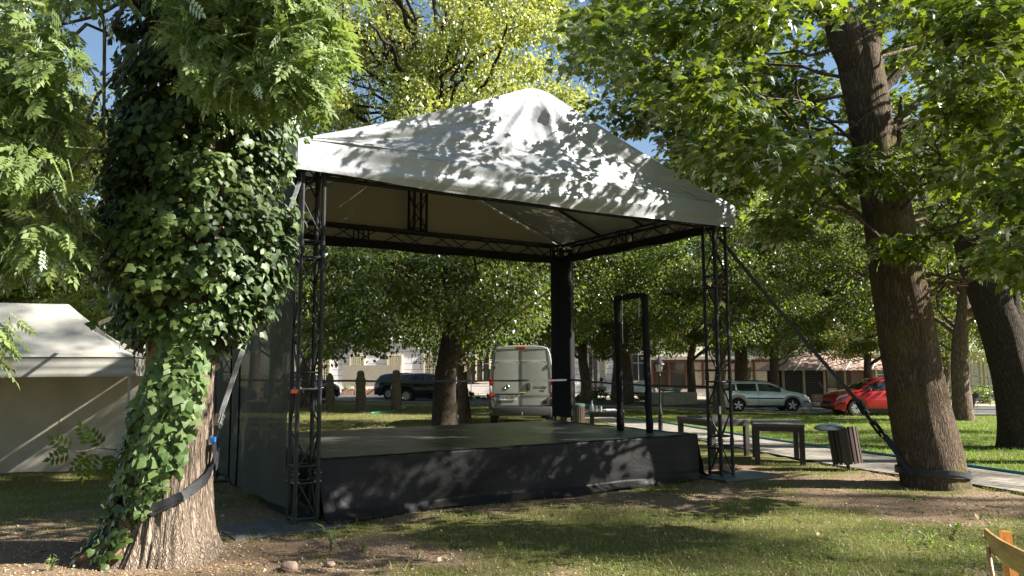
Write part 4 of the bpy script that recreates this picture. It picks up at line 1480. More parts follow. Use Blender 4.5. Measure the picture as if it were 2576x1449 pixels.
# unseen trees added beyond the right edge, shaped to dapple stage, foreground and tent
def shade_tree(x, y, seed, label, H, rad, zl, n, per=330, clr=(.7, 1.35)):
    o = park_tree('broadleaf_tree', seed, H, rad, .34, (.2, .1), zl, n, per, .14, 'leaf_back', gap=.0, clr=clr)
    o.location = (x, y, gz(x, y)); o['label'] = label; o['group'] = 'unseen trees added for shade beside the stage'
shade_tree(32, 6.4, 505, 'very tall broad unseen tree added for shade far to the right of the maple', 28.0, 5.8, 14.5, 92, 100, (.4, .75))
shade_tree(31, 2.9, 707, 'very tall thin-crowned unseen tree added for dapple, in line with the bentwood chair', 24.0, 4.2, 16.5, 34, 75, (.35, .65))
shade_tree(13.8, 12.7, 808, 'tall unseen tree added for shade between the maple and the leaning dark trunk', 20.0, 2.9, 13.5, 46, 120, (.4, .8))
shade_tree(24, 17.5, 606, 'tree on the lawn outside the picture, right of the leaning dark trunk', 12.0, 4.0, 2.6, 44)

# ================================================================== CREAM TENT
FR = Vector((-7.2, 14.6, -.50)); TY = 0.325
tent = thing('party_tent', 'cream party tent with a hipped roof and a plain cloth back wall on the grass', 'tent', FR, TY)
TL, TD = 6.0, 2.9
te, tv_, trz = 2.41, 2.07, 3.50
# local: x runs left (negative), y back
def roof_pt(x, y):
    """height above the eave of the hipped roof, slightly dished"""
    hx = min(-x, TL + x) / 1.45
    hy = min(y, TD - y) / (TD / 2)
    t = max(0, min(1, hx, hy))
    return te + (trz - te) * (t - .10 * math.sin(math.pi * t))
mb = MB()
mb.grid(lambda s, t: (-TL * s, TD * t, roof_pt(-TL * s, TD * t) + .012 * mnoise.noise(Vector((s * 9, t * 7, 1)))), 108, 60, flip=True)
mb.build('roof', M['beige_tent'], tent, smooth='all')
mb = MB()
def tval(p, q, ow, ph):
    p, q, ow = Vector(p), Vector(q), Vector(ow)
    L = (q - p).length
    mb.grid(lambda s, t: p.lerp(q, s) + ow * (.02 + .012 * math.sin(s * L * 5 + ph) * t + .012 * math.sin(t * 14 + s * 3)) + Vector((0, 0, te - .03 - (te - tv_) * t)), int(L * 16), 8, flip=True)
tval((-TL, 0, 0), (0, 0, 0), (0, -1, 0), 0); tval((0, 0, 0), (0, TD, 0), (1, 0, 0), 1); tval((0, TD, 0), (-TL, TD, 0), (0, 1, 0), 2); tval((-TL, TD, 0), (-TL, 0, 0), (-1, 0, 0), 3)
mb.build('valance', M['beige_tent'], tent, smooth='all')
def twall(p, q, ow, ph):
    p, q, ow = Vector(p), Vector(q), Vector(ow)
    L = (q - p).length
    mb = MB()
    def fn(s, t):
        x = s * L
        d = .03 * mnoise.fractal(Vector((x * .5 + t * .6, t * .9 - x * .2, ph)), 1.0, 2.0, 3) * math.sin(math.pi * min(1, t * 1.1)) + .008 * math.sin(x * 7 + t * 5)
        return p.lerp(q, s) + ow * d + Vector((0, 0, te - .06 - (te - .07) * t + .012 * math.sin(x * 4) * t))
    mb.grid(fn, int(L * 20), 30, flip=True)
    o = mb.build('side_wall', M['beige_wall'], tent, smooth='all')
    return o
w = twall((-TL + .04, TD - .05, 0), (-.04, TD - .05, 0), (0, -1, 0), 1.0)
mb = MB(); mb.box((-1.75, TD - .07, 1.15), (.012, .006, 2.2)); mb.build('seam', M['web_tan'], w)
twall((-TL + .05, TD - .04, 0), (-TL + .05, .04, 0), (-1, 0, 0), 4.0)
for x in (-.07, -TL + .07):
    for y in (.07, TD - .07):
        mb = MB(); mb.box((x, y, te / 2), (.04, .04, te)); mb.build('leg', M['alu'], tent)

# ================================================================== GUY STRAPS
# tan strap from the ivy tree over the tent roof
mb = MB()
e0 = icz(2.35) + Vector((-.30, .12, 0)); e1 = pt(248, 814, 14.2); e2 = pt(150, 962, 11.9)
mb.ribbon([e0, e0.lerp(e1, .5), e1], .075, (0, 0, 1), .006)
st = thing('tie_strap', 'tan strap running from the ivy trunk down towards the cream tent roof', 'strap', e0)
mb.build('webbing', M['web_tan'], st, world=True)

def ratchet(p, q, parent, mat='steel', s=1.0, blue=False):
    """ratchet buckle on a strap between p and q"""
    p, q = Vector(p), Vector(q)
    d = (q - p).normalized(); a, b = frame_of(d)
    mid = p.lerp(q, .5); L = (q - p).length
    rot = Matrix((a, d, b)).transposed()
    mb = MB()
    for sg in (-1, 1):
        mb.box(mid + a * sg * .028 * s, (.006 * s, L, .035 * s), rot=rot, bev=.002)
    mb.tube([mid - a * .04 * s + d * L * .2, mid + a * .04 * s + d * L * .2], .014 * s, 10)
    mb.tube([mid - a * .04 * s - d * L * .35, mid + a * .04 * s - d * L * .35], .010 * s, 10)
    mb.box(mid + b * .03 * s - d * L * .12, (.05 * s, L * .7, .012 * s), rot=rot, bev=.003)
    mb.build('ratchet', M[mat], parent, smooth=True, world=True)
    if blue:
        mb = MB(); mb.box(mid + d * L * .62, (.05, .045, .03), rot=rot, bev=.006); mb.build('blue_grip', M['web_blue'], parent, world=True)

# grey strap: near tower -> ratchet -> ivy tree
g0 = S(-.16, -.12, 3.72); g1 = pt(556, 1042, 7.2); g2 = pt(545, 1078, 7.15); g3 = pt(535, 1112, 7.1)
gs = thing('guy_strap', 'long grey ratchet strap slanting from the near truss tower down to the ivy trunk', 'strap', g1)
mb = MB()
side = (g1 - g0).normalized().cross(Vector((-.25, -1, .1))).normalized()
mb.ribbon([g0.lerp(g1, i / 10) for i in range(11)], .05, side, .004)
mb.build('webbing', M['web_grey'], gs, world=True)
ratchet(g1, g2, gs, s=1.1)
mb = MB(); mb.ribbon([g2, g2.lerp(g3, .5) + Vector((.01, 0, 0)), g3], .048, side, .006)
mb.build('webbing', M['web_black'], gs, world=True)
mb = MB(); dd = (g3 - g2).normalized(); mb.box(g2.lerp(g3, .82) + Vector((0, -.012, 0)), (.055, .03, .05), bev=.008); mb.build('buckle', M['web_blue'], gs, world=True)
# loop round the trunk, rising to the buckle at the right
ring, sides = [], []
a_start = R(25)
for i in range(61):
    a = R(10) - R(345) * i / 60
    z = .60 + .06 * math.cos(a) - .16 * math.exp(-((((a - R(-100) + math.pi) % (2 * math.pi)) - math.pi) / .9) ** 2) + .25 * max(0, math.cos(a - R(35))) ** 4
    c = icz(z); r = ivy_r(a, z) + .035
    r = max(r, irad(z) * 1.02 + .03)
    ring.append(Vector((c.x + r * math.cos(a), c.y + r * math.sin(a), z)))
    sides.append(Vector((0, 0, 1)) + .15 * Vector((math.cos(a * 5), math.sin(a * 5), 0)))
mb = MB(); mb.ribbon(ring, .085, sides, .012)
mb.ribbon([p + Vector((0, 0, .025 + .012 * math.sin(i * .4))) + (p - icz(p.z)) * .03 for i, p in enumerate(ring)], .06, sides, .010)
mb.build('trunk_loop', M['web_black'], gs, smooth=True, world=True)
mb = MB(); mb.ribbon([g3, pt(541, 1165, 7.05), ring[0] + Vector((.02, 0, .02))], .05, (0, 1, 0), .006); mb.ribbon([g3 + Vector((0, .05, 0)), pt(545, 1180, 7.15), ring[-1]], .05, (0, 1, 0), .006)
mb.build('webbing', M['web_black'], gs, world=True)
lp = min(ring, key=lambda p: p.x)
mb = MB(); mb.ribbon([lp + Vector((-.01, -.02, 0)), lp + Vector((-.06, -.05, -.02)), lp + Vector((-.11, -.06, -.07))], .06, (0, 0, 1), .002)
mb.build('tag', M['white'], gs, world=True)

# black strap: far tower -> maple foot
h0 = S(SW + .16, .05, 3.72); h1 = pt(2158, 1010, 11.5); h2 = pt(2178, 1042, 11.4); h3 = pt(2222, 1098, 11.1); h4 = pt(2296, 1195, dm - .25)
bs = thing('guy_strap', 'broad black strap with ratchet slanting from the open-side tower to the maple foot', 'strap', h1)
def strapline(p, q, n, sag): return [p.lerp(q, i / n) + Vector((0, 0, -sag * math.sin(math.pi * i / n))) for i in range(n + 1)]
mb = MB(); mb.ribbon(strapline(h0, h1, 14, .03), .055, Vector((.6, -.2, .6)), .006); mb.build('webbing', M['web_black'], bs, world=True)
ratchet(h1, h2, bs, 'truss', 1.6); ratchet(h2.lerp(h3, .35), h3, bs, 'truss', 1.3)
mb = MB(); mb.ribbon([h2, h2.lerp(h3, .5)], .05, Vector((.6, -.2, .6)), .006)
mb.ribbon(strapline(h3, h4, 6, .0), .05, Vector((.6, -.2, .6)), .006); mb.ribbon(strapline(h3 + Vector((.03, 0, .02)), h4 + Vector((.05, .1, .03)), 6, -.03), .045, Vector((.6, -.2, .6)), .006)
mb.build('webbing', M['web_black'], bs, world=True)
ring, sides = [], []
def mtrunk(z):
    zs = [p.z for p in MP]
    return Vector((np.interp(z, zs, [p.x for p in MP]), np.interp(z, zs, [p.y for p in MP]), z)), float(np.interp(z, zs, MR))
for i in range(57):
    a = R(170) - R(360) * i / 56
    z = .19 + .05 * math.cos(a - R(180)) * .6 - .02 * math.sin(a)
    c, r = mtrunk(z)
    r = r * 1.05 + .018 + .008 * math.sin(a * 3)
    ring.append(Vector((c.x + r * math.cos(a), c.y + r * math.sin(a), z))); sides.append(Vector((0, 0, 1)))
mb = MB(); mb.ribbon(ring, .09, sides, .014); mb.ribbon([p + Vector((0, -.012, .03 * math.sin(i * .35))) for i, p in enumerate(ring)], .06, sides, .012)
mb.build('trunk_loop', M['web_black'], bs, smooth=True, world=True)

# rust red strap from the linden to the back tower
mb = MB(); r0 = pt(1158, 893, 21.6); r1 = S(SW - .1, SD + .15, 3.3)
mb.ribbon(strapline(r0, r1, 10, .02), .075, Vector((.4, .3, .9)), .006)
o = mb.build('guy_strap', M['tower_rust'], base=r0)
tag(o, 'rust red strap slanting from the linden trunk up to the back truss tower', 'strap')

# ================================================================== TABLES
def table_proto():
    t = thing('bar_table', 'table', 'table')
    mb = MB(); mb.box((0, 0, .675), (.84, 1.28, .05), bev=.006); mb.build('tabletop', M['table_top'], t)
    mb = MB()
    for s_ in (-1, 1): mb.box((s_ * .385, 0, .612), (.06, 1.14, .075))
    for s_ in (-1, 1): mb.box((0, s_ * .605, .612), (.71, .06, .075))
    mb.build('apron', M['brown_wood'], t)
    for sx in (-1, 1):
        for sy in (-1, 1):
            mb = MB(); mb.box((sx * .365, sy * .585, .32), (.088, .088, .648), bev=.004)
            mb.build('leg', M['brown_wood'], t)
    return t
tb = table_proto()
TBL = [((4.72, 13.85), -.27, 'dark brown table with thick square legs nearest the maple, at the end of the row'),
       ((3.92, 15.2), .30, 'dark brown table right behind the open-side truss tower, middle of the row'),
       ((2.32, 19.0), -.12, 'dark brown table with a glass bottle and glasses on it, behind the black frame')]
for i, (xy, rz, lab) in enumerate(TBL):
    o = tb if i == 0 else copy_tree(tb)
    o.location = (xy[0], xy[1], gz(*xy)); o.rotation_euler = (0, 0, rz); o['label'] = lab; o['group'] = 'dark brown tables beside the stage'
tz = gz(2.3, 19) + .70
b0 = Vector((pt(1489, 1020, 18.55).x, 18.55, tz))
mb = MB(); mb.lathe([(.0, 0), (.042, 0), (.045, .02), (.045, .11), (.03, .17), (.016, .20), (.015, .235), (.019, .24), (.019, .255), (0, .255)], 16, b0)
tag(mb.build('bottle', M['bottle'], smooth=True, base=b0), 'clear glass carafe bottle standing on the far brown table', 'bottle')
for i, px in enumerate((1500, 1511)):
    g = Vector((pt(px, 1020, 18.6).x, 18.6, tz))
    mb = MB(); mb.lathe([(0, 0), (.027, 0), (.034, .125), (.031, .125), (.025, .01), (0, .01)], 14, g)
    tag(mb.build('drinking_glass', M['bottle'], smooth=True, base=g), ('small glass next to the bottle on the far brown table', 'small glass between the other glass and the white papers')[i], 'glass', 'glasses on the far table')
g = Vector((pt(1534, 1020, 18.9).x, 18.9, tz + .012))
mb = MB(); mb.box(g, (.26, .34, .012), .2); mb.box(g + Vector((.02, .02, .012)), (.24, .33, .008), -.1)
tag(mb.build('paper_stack', M['paper'], base=g), 'white papers lying on the far brown table', 'papers')
g = Vector((3.75, 15.3, gz(3.7, 15.3) + .70 + .012))
mb = MB(); mb.box(g, (.36, .5, .02), .4, bev=.004); mb.box(g + Vector((.05, .05, .02)), (.28, .3, .015), .1, bev=.003)
tag(mb.build('folder', M['under'], base=g), 'flat dark folders lying on the middle brown table', 'folder')

# ================================================================== LITTER BINS
def bin_at(name, label, g, tilt, lid_open, metal):
    o = thing(name, label, 'bin', g, 0, 'slatted litter bins')
    Rm = Matrix.Rotation(tilt, 3, 'Y') @ Matrix.Rotation(tilt * .4, 3, 'X')
    mb = MB()
    for i in range(18):
        a = 2 * math.pi * i / 18
        c = Rm @ Vector((.215 * math.cos(a), .215 * math.sin(a), .40))
        mb.box(c, (.022, .052, .56), rot=Rm @ Matrix.Rotation(a, 3, 'Z'), bev=.004)
    mb.build('slats', M['slat'], o)
    mb = MB(); mb.lathe([(.0, .14), (.19, .14), (.195, .66), (.185, .66), (.18, .16)], 24, (0, 0, 0), Rm)
    mb.build('liner', M[metal], o, smooth=True)
    mb = MB(); mb.tube([Vector((0, 0, -.05)), Rm @ Vector((0, 0, .2))], .028, 10); mb.build('post', M['under'], o)
    mb = MB()
    if lid_open:
        M2 = Matrix.Rotation(R(-7), 3, 'Y') @ Matrix.Rotation(R(8), 3, 'X')
        mb.lathe([(0, .035), (.12, .03), (.20, .012), (.225, 0), (.225, -.012), (.2, 0), (0, .018)], 28, Rm @ Vector((-.21, 0, .72)), M2)
    else:
        mb.lathe([(.19, .64), (.232, .66), (.235, .72), (.20, .735), (0, .74)], 28, (0, 0, 0), Rm)
    mb.build('lid', M['lid' if lid_open else metal], o, smooth=True)
bin_at('litter_bin', 'tilted brown slatted bin with its round grey lid swung aside, near the maple', gpt(2136, 1184), R(-6), True, 'bin_metal')
gb = gd(1452, 24.5)
bin_at('litter_bin', 'upright red-brown slatted bin with a green rim beside the back tower of the stage', gb, 0.0, False, 'bin_metal')

# ================================================================== LAMP POST
gl = gd(1658, 20.6)
lp_ = thing('lamp_post', 'short black park lantern post on the path edge behind the black frame', 'lamp post', gl)
hz = pt(1658, 935, 20.6).z - gl.z
mb = MB(); mb.lathe([(.09, 0), (.09, .04), (.062, .10), (.055, .50), (.065, .52), (.062, .60), (.036, .66), (.03, hz - .12), (.045, hz - .10), (.03, hz - .06), (.035, hz)], 14)
mb.build('pole', M['lamp_iron'], lp_, smooth=True)
mb = MB(); mb.lathe([(.035, hz), (.075, hz + .02), (.105, hz + .19), (.10, hz + .19), (.07, hz + .03), (0, hz + .03)], 6)
mb.build('lantern_glass', M['lamp_clear'], lp_)
mb = MB()
for i in range(6):
    a = 2 * math.pi * i / 6
    mb.tube([(.08 * math.cos(a), .08 * math.sin(a), hz + .01), (.112 * math.cos(a), .112 * math.sin(a), hz + .20)], .008, 5)
mb.lathe([(.17, hz + .19), (.165, hz + .205), (.10, hz + .26), (.035, hz + .36), (.02, hz + .37), (.022, hz + .39), (.006, hz + .43), (0, hz + .43)], 12)
mb.lathe([(0, hz + .185), (.17, hz + .19)], 12)
mb.build('lantern_roof', M['lamp_iron'], lp_, smooth=True)

# ================================================================== WOODEN POSTS
for i, (px, ytop, wpx, lab) in enumerate(((830, 937, 21, 'slim weathered log post with pointed head, nearest the truss tower'), (908, 931, 26, 'middle weathered log post with a bulging carved head'), (998, 930, 26, 'weathered log post with a notched square head, in front of the black car'))):
    Y = 36.5
    g = gd(px, Y); top = pt(px, ytop, Y).z - g.z; w = wpx * Y / F_PX / 2
    mb = MB()
    prof = {0: [(1.0, 0), (1.0, .3), (.92, .6), (.88, .8), (.85, .88), (.62, .93), (.45, .98), (.15, 1.0)], 1: [(1.0, 0), (.98, .3), (.86, .55), (.84, .62), (.98, .68), (.95, .78), (.72, .84), (.74, .90), (.66, .97), (.25, 1.0)], 2: [(1.0, 0), (.97, .3), (.9, .6), (.92, .74), (.7, .79), (.64, .82), (.72, .87), (.68, .97), (.4, 1.0)]}[i]
    n = 20
    vs, fs = [], []
    for (r, z) in [(np.interp(t, [p[1] for p in prof], [p[0] for p in prof]), t) for t in np.linspace(0, 1, 30)]:
        for j in range(n):
            a = 2 * math.pi * j / n
            rr = w * r * (1 + .10 * mnoise.noise(Vector((math.cos(a) * 1.5 + i * 7, math.sin(a) * 1.5, z * 4))))
            vs.append((rr * math.cos(a) + .02 * math.sin(z * 3 + i), rr * math.sin(a), z * top - .02))
    for q in range(29):
        for j in range(n):
            fs.append((q * n + j, q * n + (j + 1) % n, (q + 1) * n + (j + 1) % n, (q + 1) * n + j))
    fs.append(tuple(29 * n + j for j in range(n)))
    mb.add(vs, fs)
    o = mb.build('wooden_post', M['post_wood'], smooth='all'); o.location = g
    tag(o, lab, 'post', 'carved log posts on the far lawn')

# ================================================================== CONCRETE TANK, HOSES
c0 = gpt(1715, 991); 
ct = Vector((pt(1690, 975, 44.5).x, 44.6, gz(8.5, 44)))
mb = MB(); mb.box((0, 0, .33), (2.6, 1.5, .70), bev=.02); 
o = mb.build('concrete_tank', M['concrete']); o.location = ct; o.rotation_euler = (0, 0, R(32))
tag(o, 'low rectangular concrete tank on the far side of the road', 'concrete tank')
def hose(name, ctr, r, turns, label, flat=.03):
    mb = MB(); pts = []
    for i in range(turns * 22):
        a = 2 * math.pi * i / 22
        rr = r * (1 + .18 * math.sin(i * .37) + .12 * math.sin(i * 1.1))
        pts.append(ctr + Vector((rr * math.cos(a) * 1.25, rr * math.sin(a) * .8, .03 + flat * i / 22 + .05 * abs(math.sin(i * .31)))))
    pts.append(pts[-1] + Vector((-.5, -.1, -.02)))
    mb.tube(pts, .045, 6)
    tag(mb.build(name, M['hose'], smooth='all', base=ctr), label, 'hose', 'turquoise hoses at the tank')
p = gpt(1680, 993); hose('garden_hose', Vector((p.x, p.y - .3, p.z + .05)), .36, 5, 'coiled turquoise hose heaped on the ground against the concrete tank')
hose('garden_hose', ct + Vector((-.15, -.35, .70)), .42, 4, 'turquoise hose lying on top of the concrete tank', .02)
mb = MB(); mb.lathe([(0, 0), (.10, 0), (.11, .22), (.09, .24), (0, .24)], 14)
o = mb.build('bucket', M['white'], smooth=True); o.location = ct + Vector((-1.05, -.45, .69)); tag(o, 'small white bucket on the corner of the concrete tank', 'bucket')
# green garden hose lying on the far lawn edge
mb = MB(); pts = []
for i, (x, y) in enumerate([(1000, 1020), (1020, 1027), (985, 1036), (930, 1040), (900, 1038)]):
    g = gpt(x, y); pts.append(g + Vector((0, 0, .03)))
mb.tube([pts[i].lerp(pts[i + 1], t / 5) for i in range(4) for t in range(5)], .022, 6)
tag(mb.build('garden_hose', M['hose'], smooth='all', base=pts[0]), 'thin turquoise hose snaking over the lawn in front of the log posts', 'hose', 'turquoise hoses')

# black bin bag on a rack
gB = gpt(2445, 1040)
rk = thing('bag_rack', 'thin metal rack holding a black bin bag at the far lawn edge', 'rack', gB)
mb = MB()
for sx in (-.28, .28): mb.tube([(sx, .0, -.05), (sx, 0, .95)], .012, 6)
mb.tube([(-.28, 0, .95), (.28, 0, .95)], .012, 6)
mb.build('frame', M['wire'], rk)
mb = MB()
def bagf(s, t):
    a = 2 * math.pi * s
    r = np.interp(t, [0, .1, .4, .75, .95, 1], [.02, .13, .16, .20, .30, .27])
    r *= 1 + .16 * mnoise.noise(Vector((math.cos(a) * 2, math.sin(a) * 2, t * 4)))
    return (r * math.cos(a) * 1.05 - .12 + .22 * t, r * math.sin(a) * .7 - .05, .08 + .86 * t + .05 * math.sin(a * 3) * t)
mb.grid(bagf, 24, 16); o = mb.build('bin_bag', M['bag'], smooth='all'); o.location = gB
tag(o, 'black plastic bin bag hanging on the thin rack, beside the straight grey trunk', 'bin bag')
# ================================================================== VEHICLES
def text_mesh(body, size, mat, name, parent, loc, rot, extrude=.002, shear=0.0):
    cu = bpy.data.curves.new(name, 'FONT')
    cu.body = body; cu.size = size; cu.align_x = 'CENTER'; cu.align_y = 'CENTER'; cu.extrude = extrude; cu.shear = shear
    tmp = bpy.data.objects.new('tmp', cu)
    COL.objects.link(tmp)
    dg = bpy.context.evaluated_depsgraph_get()
    me = bpy.data.meshes.new_from_object(tmp.evaluated_get(dg))
    bpy.data.objects.remove(tmp)
    me.materials.clear(); me.materials.append(mat)
    o = bpy.data.objects.new(name, me)
    COL.objects.link(o); o.parent = parent; o.location = loc; o.rotation_euler = rot
    return o

def wheel(parent, x, y, r, w, spokes, out):
    My = Matrix.Rotation(R(90), 3, 'X')
    root = MB(); root.lathe([(r * .64, -w / 2), (r * .9, -w / 2), (r * .985, -w * .36), (r, -w * .2), (r, w * .2), (r * .985, w * .36), (r * .9, w / 2), (r * .64, w / 2)], 36, (0, 0, 0), My)
    ob = root.build('wheel', M['tyre'], parent, smooth=True)
    ob.location = (x, y, r)
    mb = MB()
    o = out * w * .46
    mb.lathe([(r * .655, -w / 2), (r * .66, w / 2), (r * .62, w * .42), (r * .60, -w * .4)], 36, (0, 0, 0), My)
    for i in range(spokes):
        a = 2 * math.pi * i / spokes + .2
        for e in ((-.10, .10) if spokes > 6 else (0,)):
            d = Vector((math.cos(a + e), 0, math.sin(a + e)))
            sd = Vector((-math.sin(a), 0, math.cos(a)))
            ww = r * (.055 if spokes > 6 else .12)
            p0, p1 = d * r * .1, d * r * .63
            vs = []
            for p, q in ((p0, ww * 1.0), (p1, ww * .9)):
                for yy in (o - out * .03, o):
                    vs += [p + sd * q + Vector((0, yy, 0)), p - sd * q + Vector((0, yy, 0))]
            mb.add(vs, [(0, 1, 3, 2), (4, 6, 7, 5), (0, 4, 5, 1), (2, 3, 7, 6), (0, 2, 6, 4), (1, 5, 7, 3)])
    mb.lathe([(0, out * w * .47), (r * .15, out * w * .47), (r * .17, out * w * .40)], 16, (0, 0, 0), My)
    mb.build('rim', M['rim'], ob)
    mb = MB(); mb.lathe([(0, out * w * .1), (r * .62, out * w * .1)], 24, (0, 0, 0), My); mb.build('brake_disc', M['under'], ob)
    return ob

CARS = {
 'wagon': dict(L=4.57, W=1.78, xa=(-1.21, 1.37), r=.325,
   zr=[(-2.285, .80), (-2.24, 1.02), (-2.05, 1.34), (-1.85, 1.425), (-1.2, 1.465), (-.2, 1.47), (.35, 1.43), (.75, 1.27), (1.22, 1.00), (1.7, .93), (2.05, .82), (2.22, .70), (2.285, .55)],
   zs=[(-2.285, .74), (-2.24, .92), (-2.0, .99), (-1, .975), (.3, .95), (1.15, .935), (1.7, .87), (2.05, .76), (2.22, .64), (2.285, .50)],
   glass=[(-1.98, -1.30), (-1.22, -.30), (-.20, .86)], ws=(.45, 1.18), rw=(-2.2, -2.0)),
 'suv': dict(L=4.55, W=1.84, xa=(-1.32, 1.38), r=.365,
   zr=[(-2.275, .95), (-2.22, 1.2), (-1.95, 1.52), (-1.7, 1.61), (-1.0, 1.68), (-.2, 1.69), (.3, 1.64), (.75, 1.43), (1.18, 1.16), (1.7, 1.08), (2.08, .97), (2.22, .85), (2.275, .65)],
   zs=[(-2.275, .88), (-2.2, 1.10), (-1.9, 1.16), (-.8, 1.10), (.3, 1.07), (1.12, 1.06), (1.7, 1.0), (2.08, .90), (2.22, .76), (2.275, .6)],
   glass=[(-1.72, -1.22), (-1.14, -.24), (-.14, .88)], ws=(.42, 1.12), rw=(-2.16, -1.9)),
}
def car(name, label, g, rz, kind, paint, cat='car', spokes=5, trim=True, plate=None, group='cars parked along the road'):
    C = CARS[kind]; L, W, r = C['L'], C['W'], C['r']
    o = thing(name, label, cat, g, rz, group)
    f = lambda tab, x: float(np.interp(x, [p[0] for p in tab], [p[1] for p in tab]))
    arch = r + .055
    def zb(x):
        z = .23
        if abs(x) > L / 2 - .25: z = .30
        for xa in C['xa']:
            d = abs(x - xa)
            if d < arch: z = max(z, r + math.sqrt(arch * arch - d * d))
        return z
    def sec(x):
        e = abs(x) / (L / 2)
        wl = W / 2 * (1 - .16 * max(0, (e - .72) / .28) ** 2.2)
        zs, zr = f(C['zs'], x), f(C['zr'], x)
        g_ = min(1, max(0, (zr - zs - .05) / .35))
        wr = wl * (.90 - .22 * g_)
        b_ = zb(x)
        q = [(wl * .93, b_), (wl * .99, b_ + .25 * (zs - b_)), (wl, b_ + .55 * (zs - b_)), (wl * .99, zs - .045), (wl * .955, zs), (wr, zr - .05 * g_ - .012), (wr * .82, zr), (0, zr + .018)]
        return q
    xs = sorted(set(list(np.linspace(-L / 2, L / 2, 64)) + [xa + s_ * arch * k for xa in C['xa'] for s_ in (-1, 1) for k in (.999, .98, .9)]))
    mb = MB(); vs = []
    for x in xs:
        q = sec(x)
        vs += [(x, y, z) for y, z in q] + [(x, -y, z) for y, z in q[-2::-1]]
    k = 15; fs = []
    for i in range(len(xs) - 1):
        for j in range(k - 1):
            fs.append((i * k + j, (i + 1) * k + j, (i + 1) * k + j + 1, i * k + j + 1))
    fs.append(tuple(range(k))); fs.append(tuple((len(xs) - 1) * k + j for j in range(k - 1, -1, -1)))
    mb.add(vs, fs)
    body = mb.build('body', M[paint], o, smooth=True)
    def surf(x, kk, t, sg, off):
        a, b_ = sec(x)[kk], sec(x)[kk + 1]
        y, z = a[0] + (b_[0] - a[0]) * t, a[1] + (b_[1] - a[1]) * t
        ny, nz = (b_[1] - a[1]), -(b_[0] - a[0])
        l = math.hypot(ny, nz) or 1
        return (x, sg * (y + off * ny / l), z + off * nz / l)
    def side_patch(nm, x0, x1, k0, t0, k1, t1, mat, off=.006, parent=o, n=12, lab=None, sides=(-1, 1)):
        for sg in sides:
            mb = MB()
            def fn(s, t):
                p0 = surf(x0 + (x1 - x0) * s, k0, t0, sg, off); p1 = surf(x0 + (x1 - x0) * s, k1, t1, sg, off)
                return [p0[i] + (p1[i] - p0[i]) * t for i in range(3)]
            mb.grid(fn, n, 3 if k0 == k1 else 1, flip=(sg > 0))
            mb.build(nm, mat, parent)
    for (x0, x1) in C['glass']:
        side_patch('side_window', x0, x1, 4, .10, 4, .88, M['glass'])
    mb = MB(); w0, w1 = C['ws']
    def wsf(s, t):
        x = w0 + (w1 - w0) * s; q = sec(x); y = (2 * t - 1) * q[5][0] * .93
        z = np.interp(abs(y), [0, q[6][0], q[5][0]], [q[7][1], q[6][1], q[5][1]])
        return (x + .004, y, z + .008)
    mb.grid(wsf, 8, 10); mb.build('windscreen', M['glass'], o)
    mb = MB(); a0, a1 = C['rw']
    def rwf(s, t):
        x = a0 + (a1 - a0) * s; q = sec(x); y = (2 * t - 1) * q[5][0] * .92
        z = np.interp(abs(y), [0, q[6][0], q[5][0]], [q[7][1], q[6][1], q[5][1]])
        return (x - .006, y, z + .008)
    mb.grid(rwf, 5, 10); mb.build('rear_window', M['glass'], o)
    # door gaps, handles, trim, sills
    mb = MB()
    for x in (C['glass'][0][1] + .04, C['glass'][1][1] + .05, C['glass'][2][1] + .22):
        for sg in (-1, 1):
            for kk in range(0, 4):
                if zb(x) > .3 and kk < 1: continue
                p, q = surf(x, kk, 0, sg, .003), surf(x, kk, 1, sg, .003)
                mb.tube([p, q], .005, 4, False)
    mb.build('door_gap', M['under'], o)
    for x in (C['glass'][1][0] + .12, C['glass'][2][0] + .14):
        for sg in (-1, 1):
            p = Vector(surf(x, 3, .0, sg, .016)); mb = MB(); mb.box(p - Vector((0, 0, .05)), (.17, .03, .035), bev=.01); mb.build('door_handle', M[paint], o)
    if trim: side_patch('side_trim', C['xa'][0] + arch + .05, C['xa'][1] - arch - .05, 2, .0, 2, .22, M['under'], .012)
    side_patch('sill', C['xa'][0] + arch + .01, C['xa'][1] - arch - .01, 0, .0, 0, .55, M['under'], .008)
    for sg in (-1, 1):
        p = Vector(surf(C['glass'][2][1] - .12, 4, .12, sg, .10)); mb = MB(); mb.box(p, (.11, .17, .12), bev=.03); mb.build('mirror', M[paint if kind == 'suv' else 'under'], o, smooth=True)
    side_patch('headlight', L / 2 - .52, L / 2 - .07, 3, -.6, 3, .95, M['lamp_clear'], .012)
    side_patch('tail_light', -L / 2 + .015, -L / 2 + .20, 2, .15, 3, .9, M['lamp_red'], .012)
    side_patch('bumper_strip', L / 2 - .36, L / 2 - .02, 1, .55, 1, .9, M['under'], .012)
    mb = MB()
    mb.box((L / 2 - .012, 0, .60), (.05, W * .5, .12), bev=.015); mb.box((L / 2 - .02, 0, .36), (.06, W * .62, .12), bev=.02); mb.build('grille', M['under'], o)
    mb = MB(); mb.box((-L / 2 + .0, 0, .38), (.06, W * .72, .16), bev=.02); mb.build('rear_valance', M['under'], o)
    for sg in (-1, 1):
        mb = MB(); mb.box((-L / 2 + .02, sg * W * .355, f(C['zs'], -L / 2) + .02), (.05, .24, .24), bev=.03); mb.build('tail_light', M['lamp_red'], o, smooth=True)
    mb = MB(); mb.box((-L / 2 - .012, 0, .72), (.02, .52, .11)); mb.build('number_plate', M['plate_white'], o)
    if kind == 'wagon':
        mb = MB()
        for sg in (-1, 1):
            mb.tube([(-1.75, sg * .56, 1.45), (-1.6, sg * .56, 1.495), (.1, sg * .56, 1.50), (.3, sg * .56, 1.45)], .014, 6)
        mb.build('roof_rail', M['under'], o)
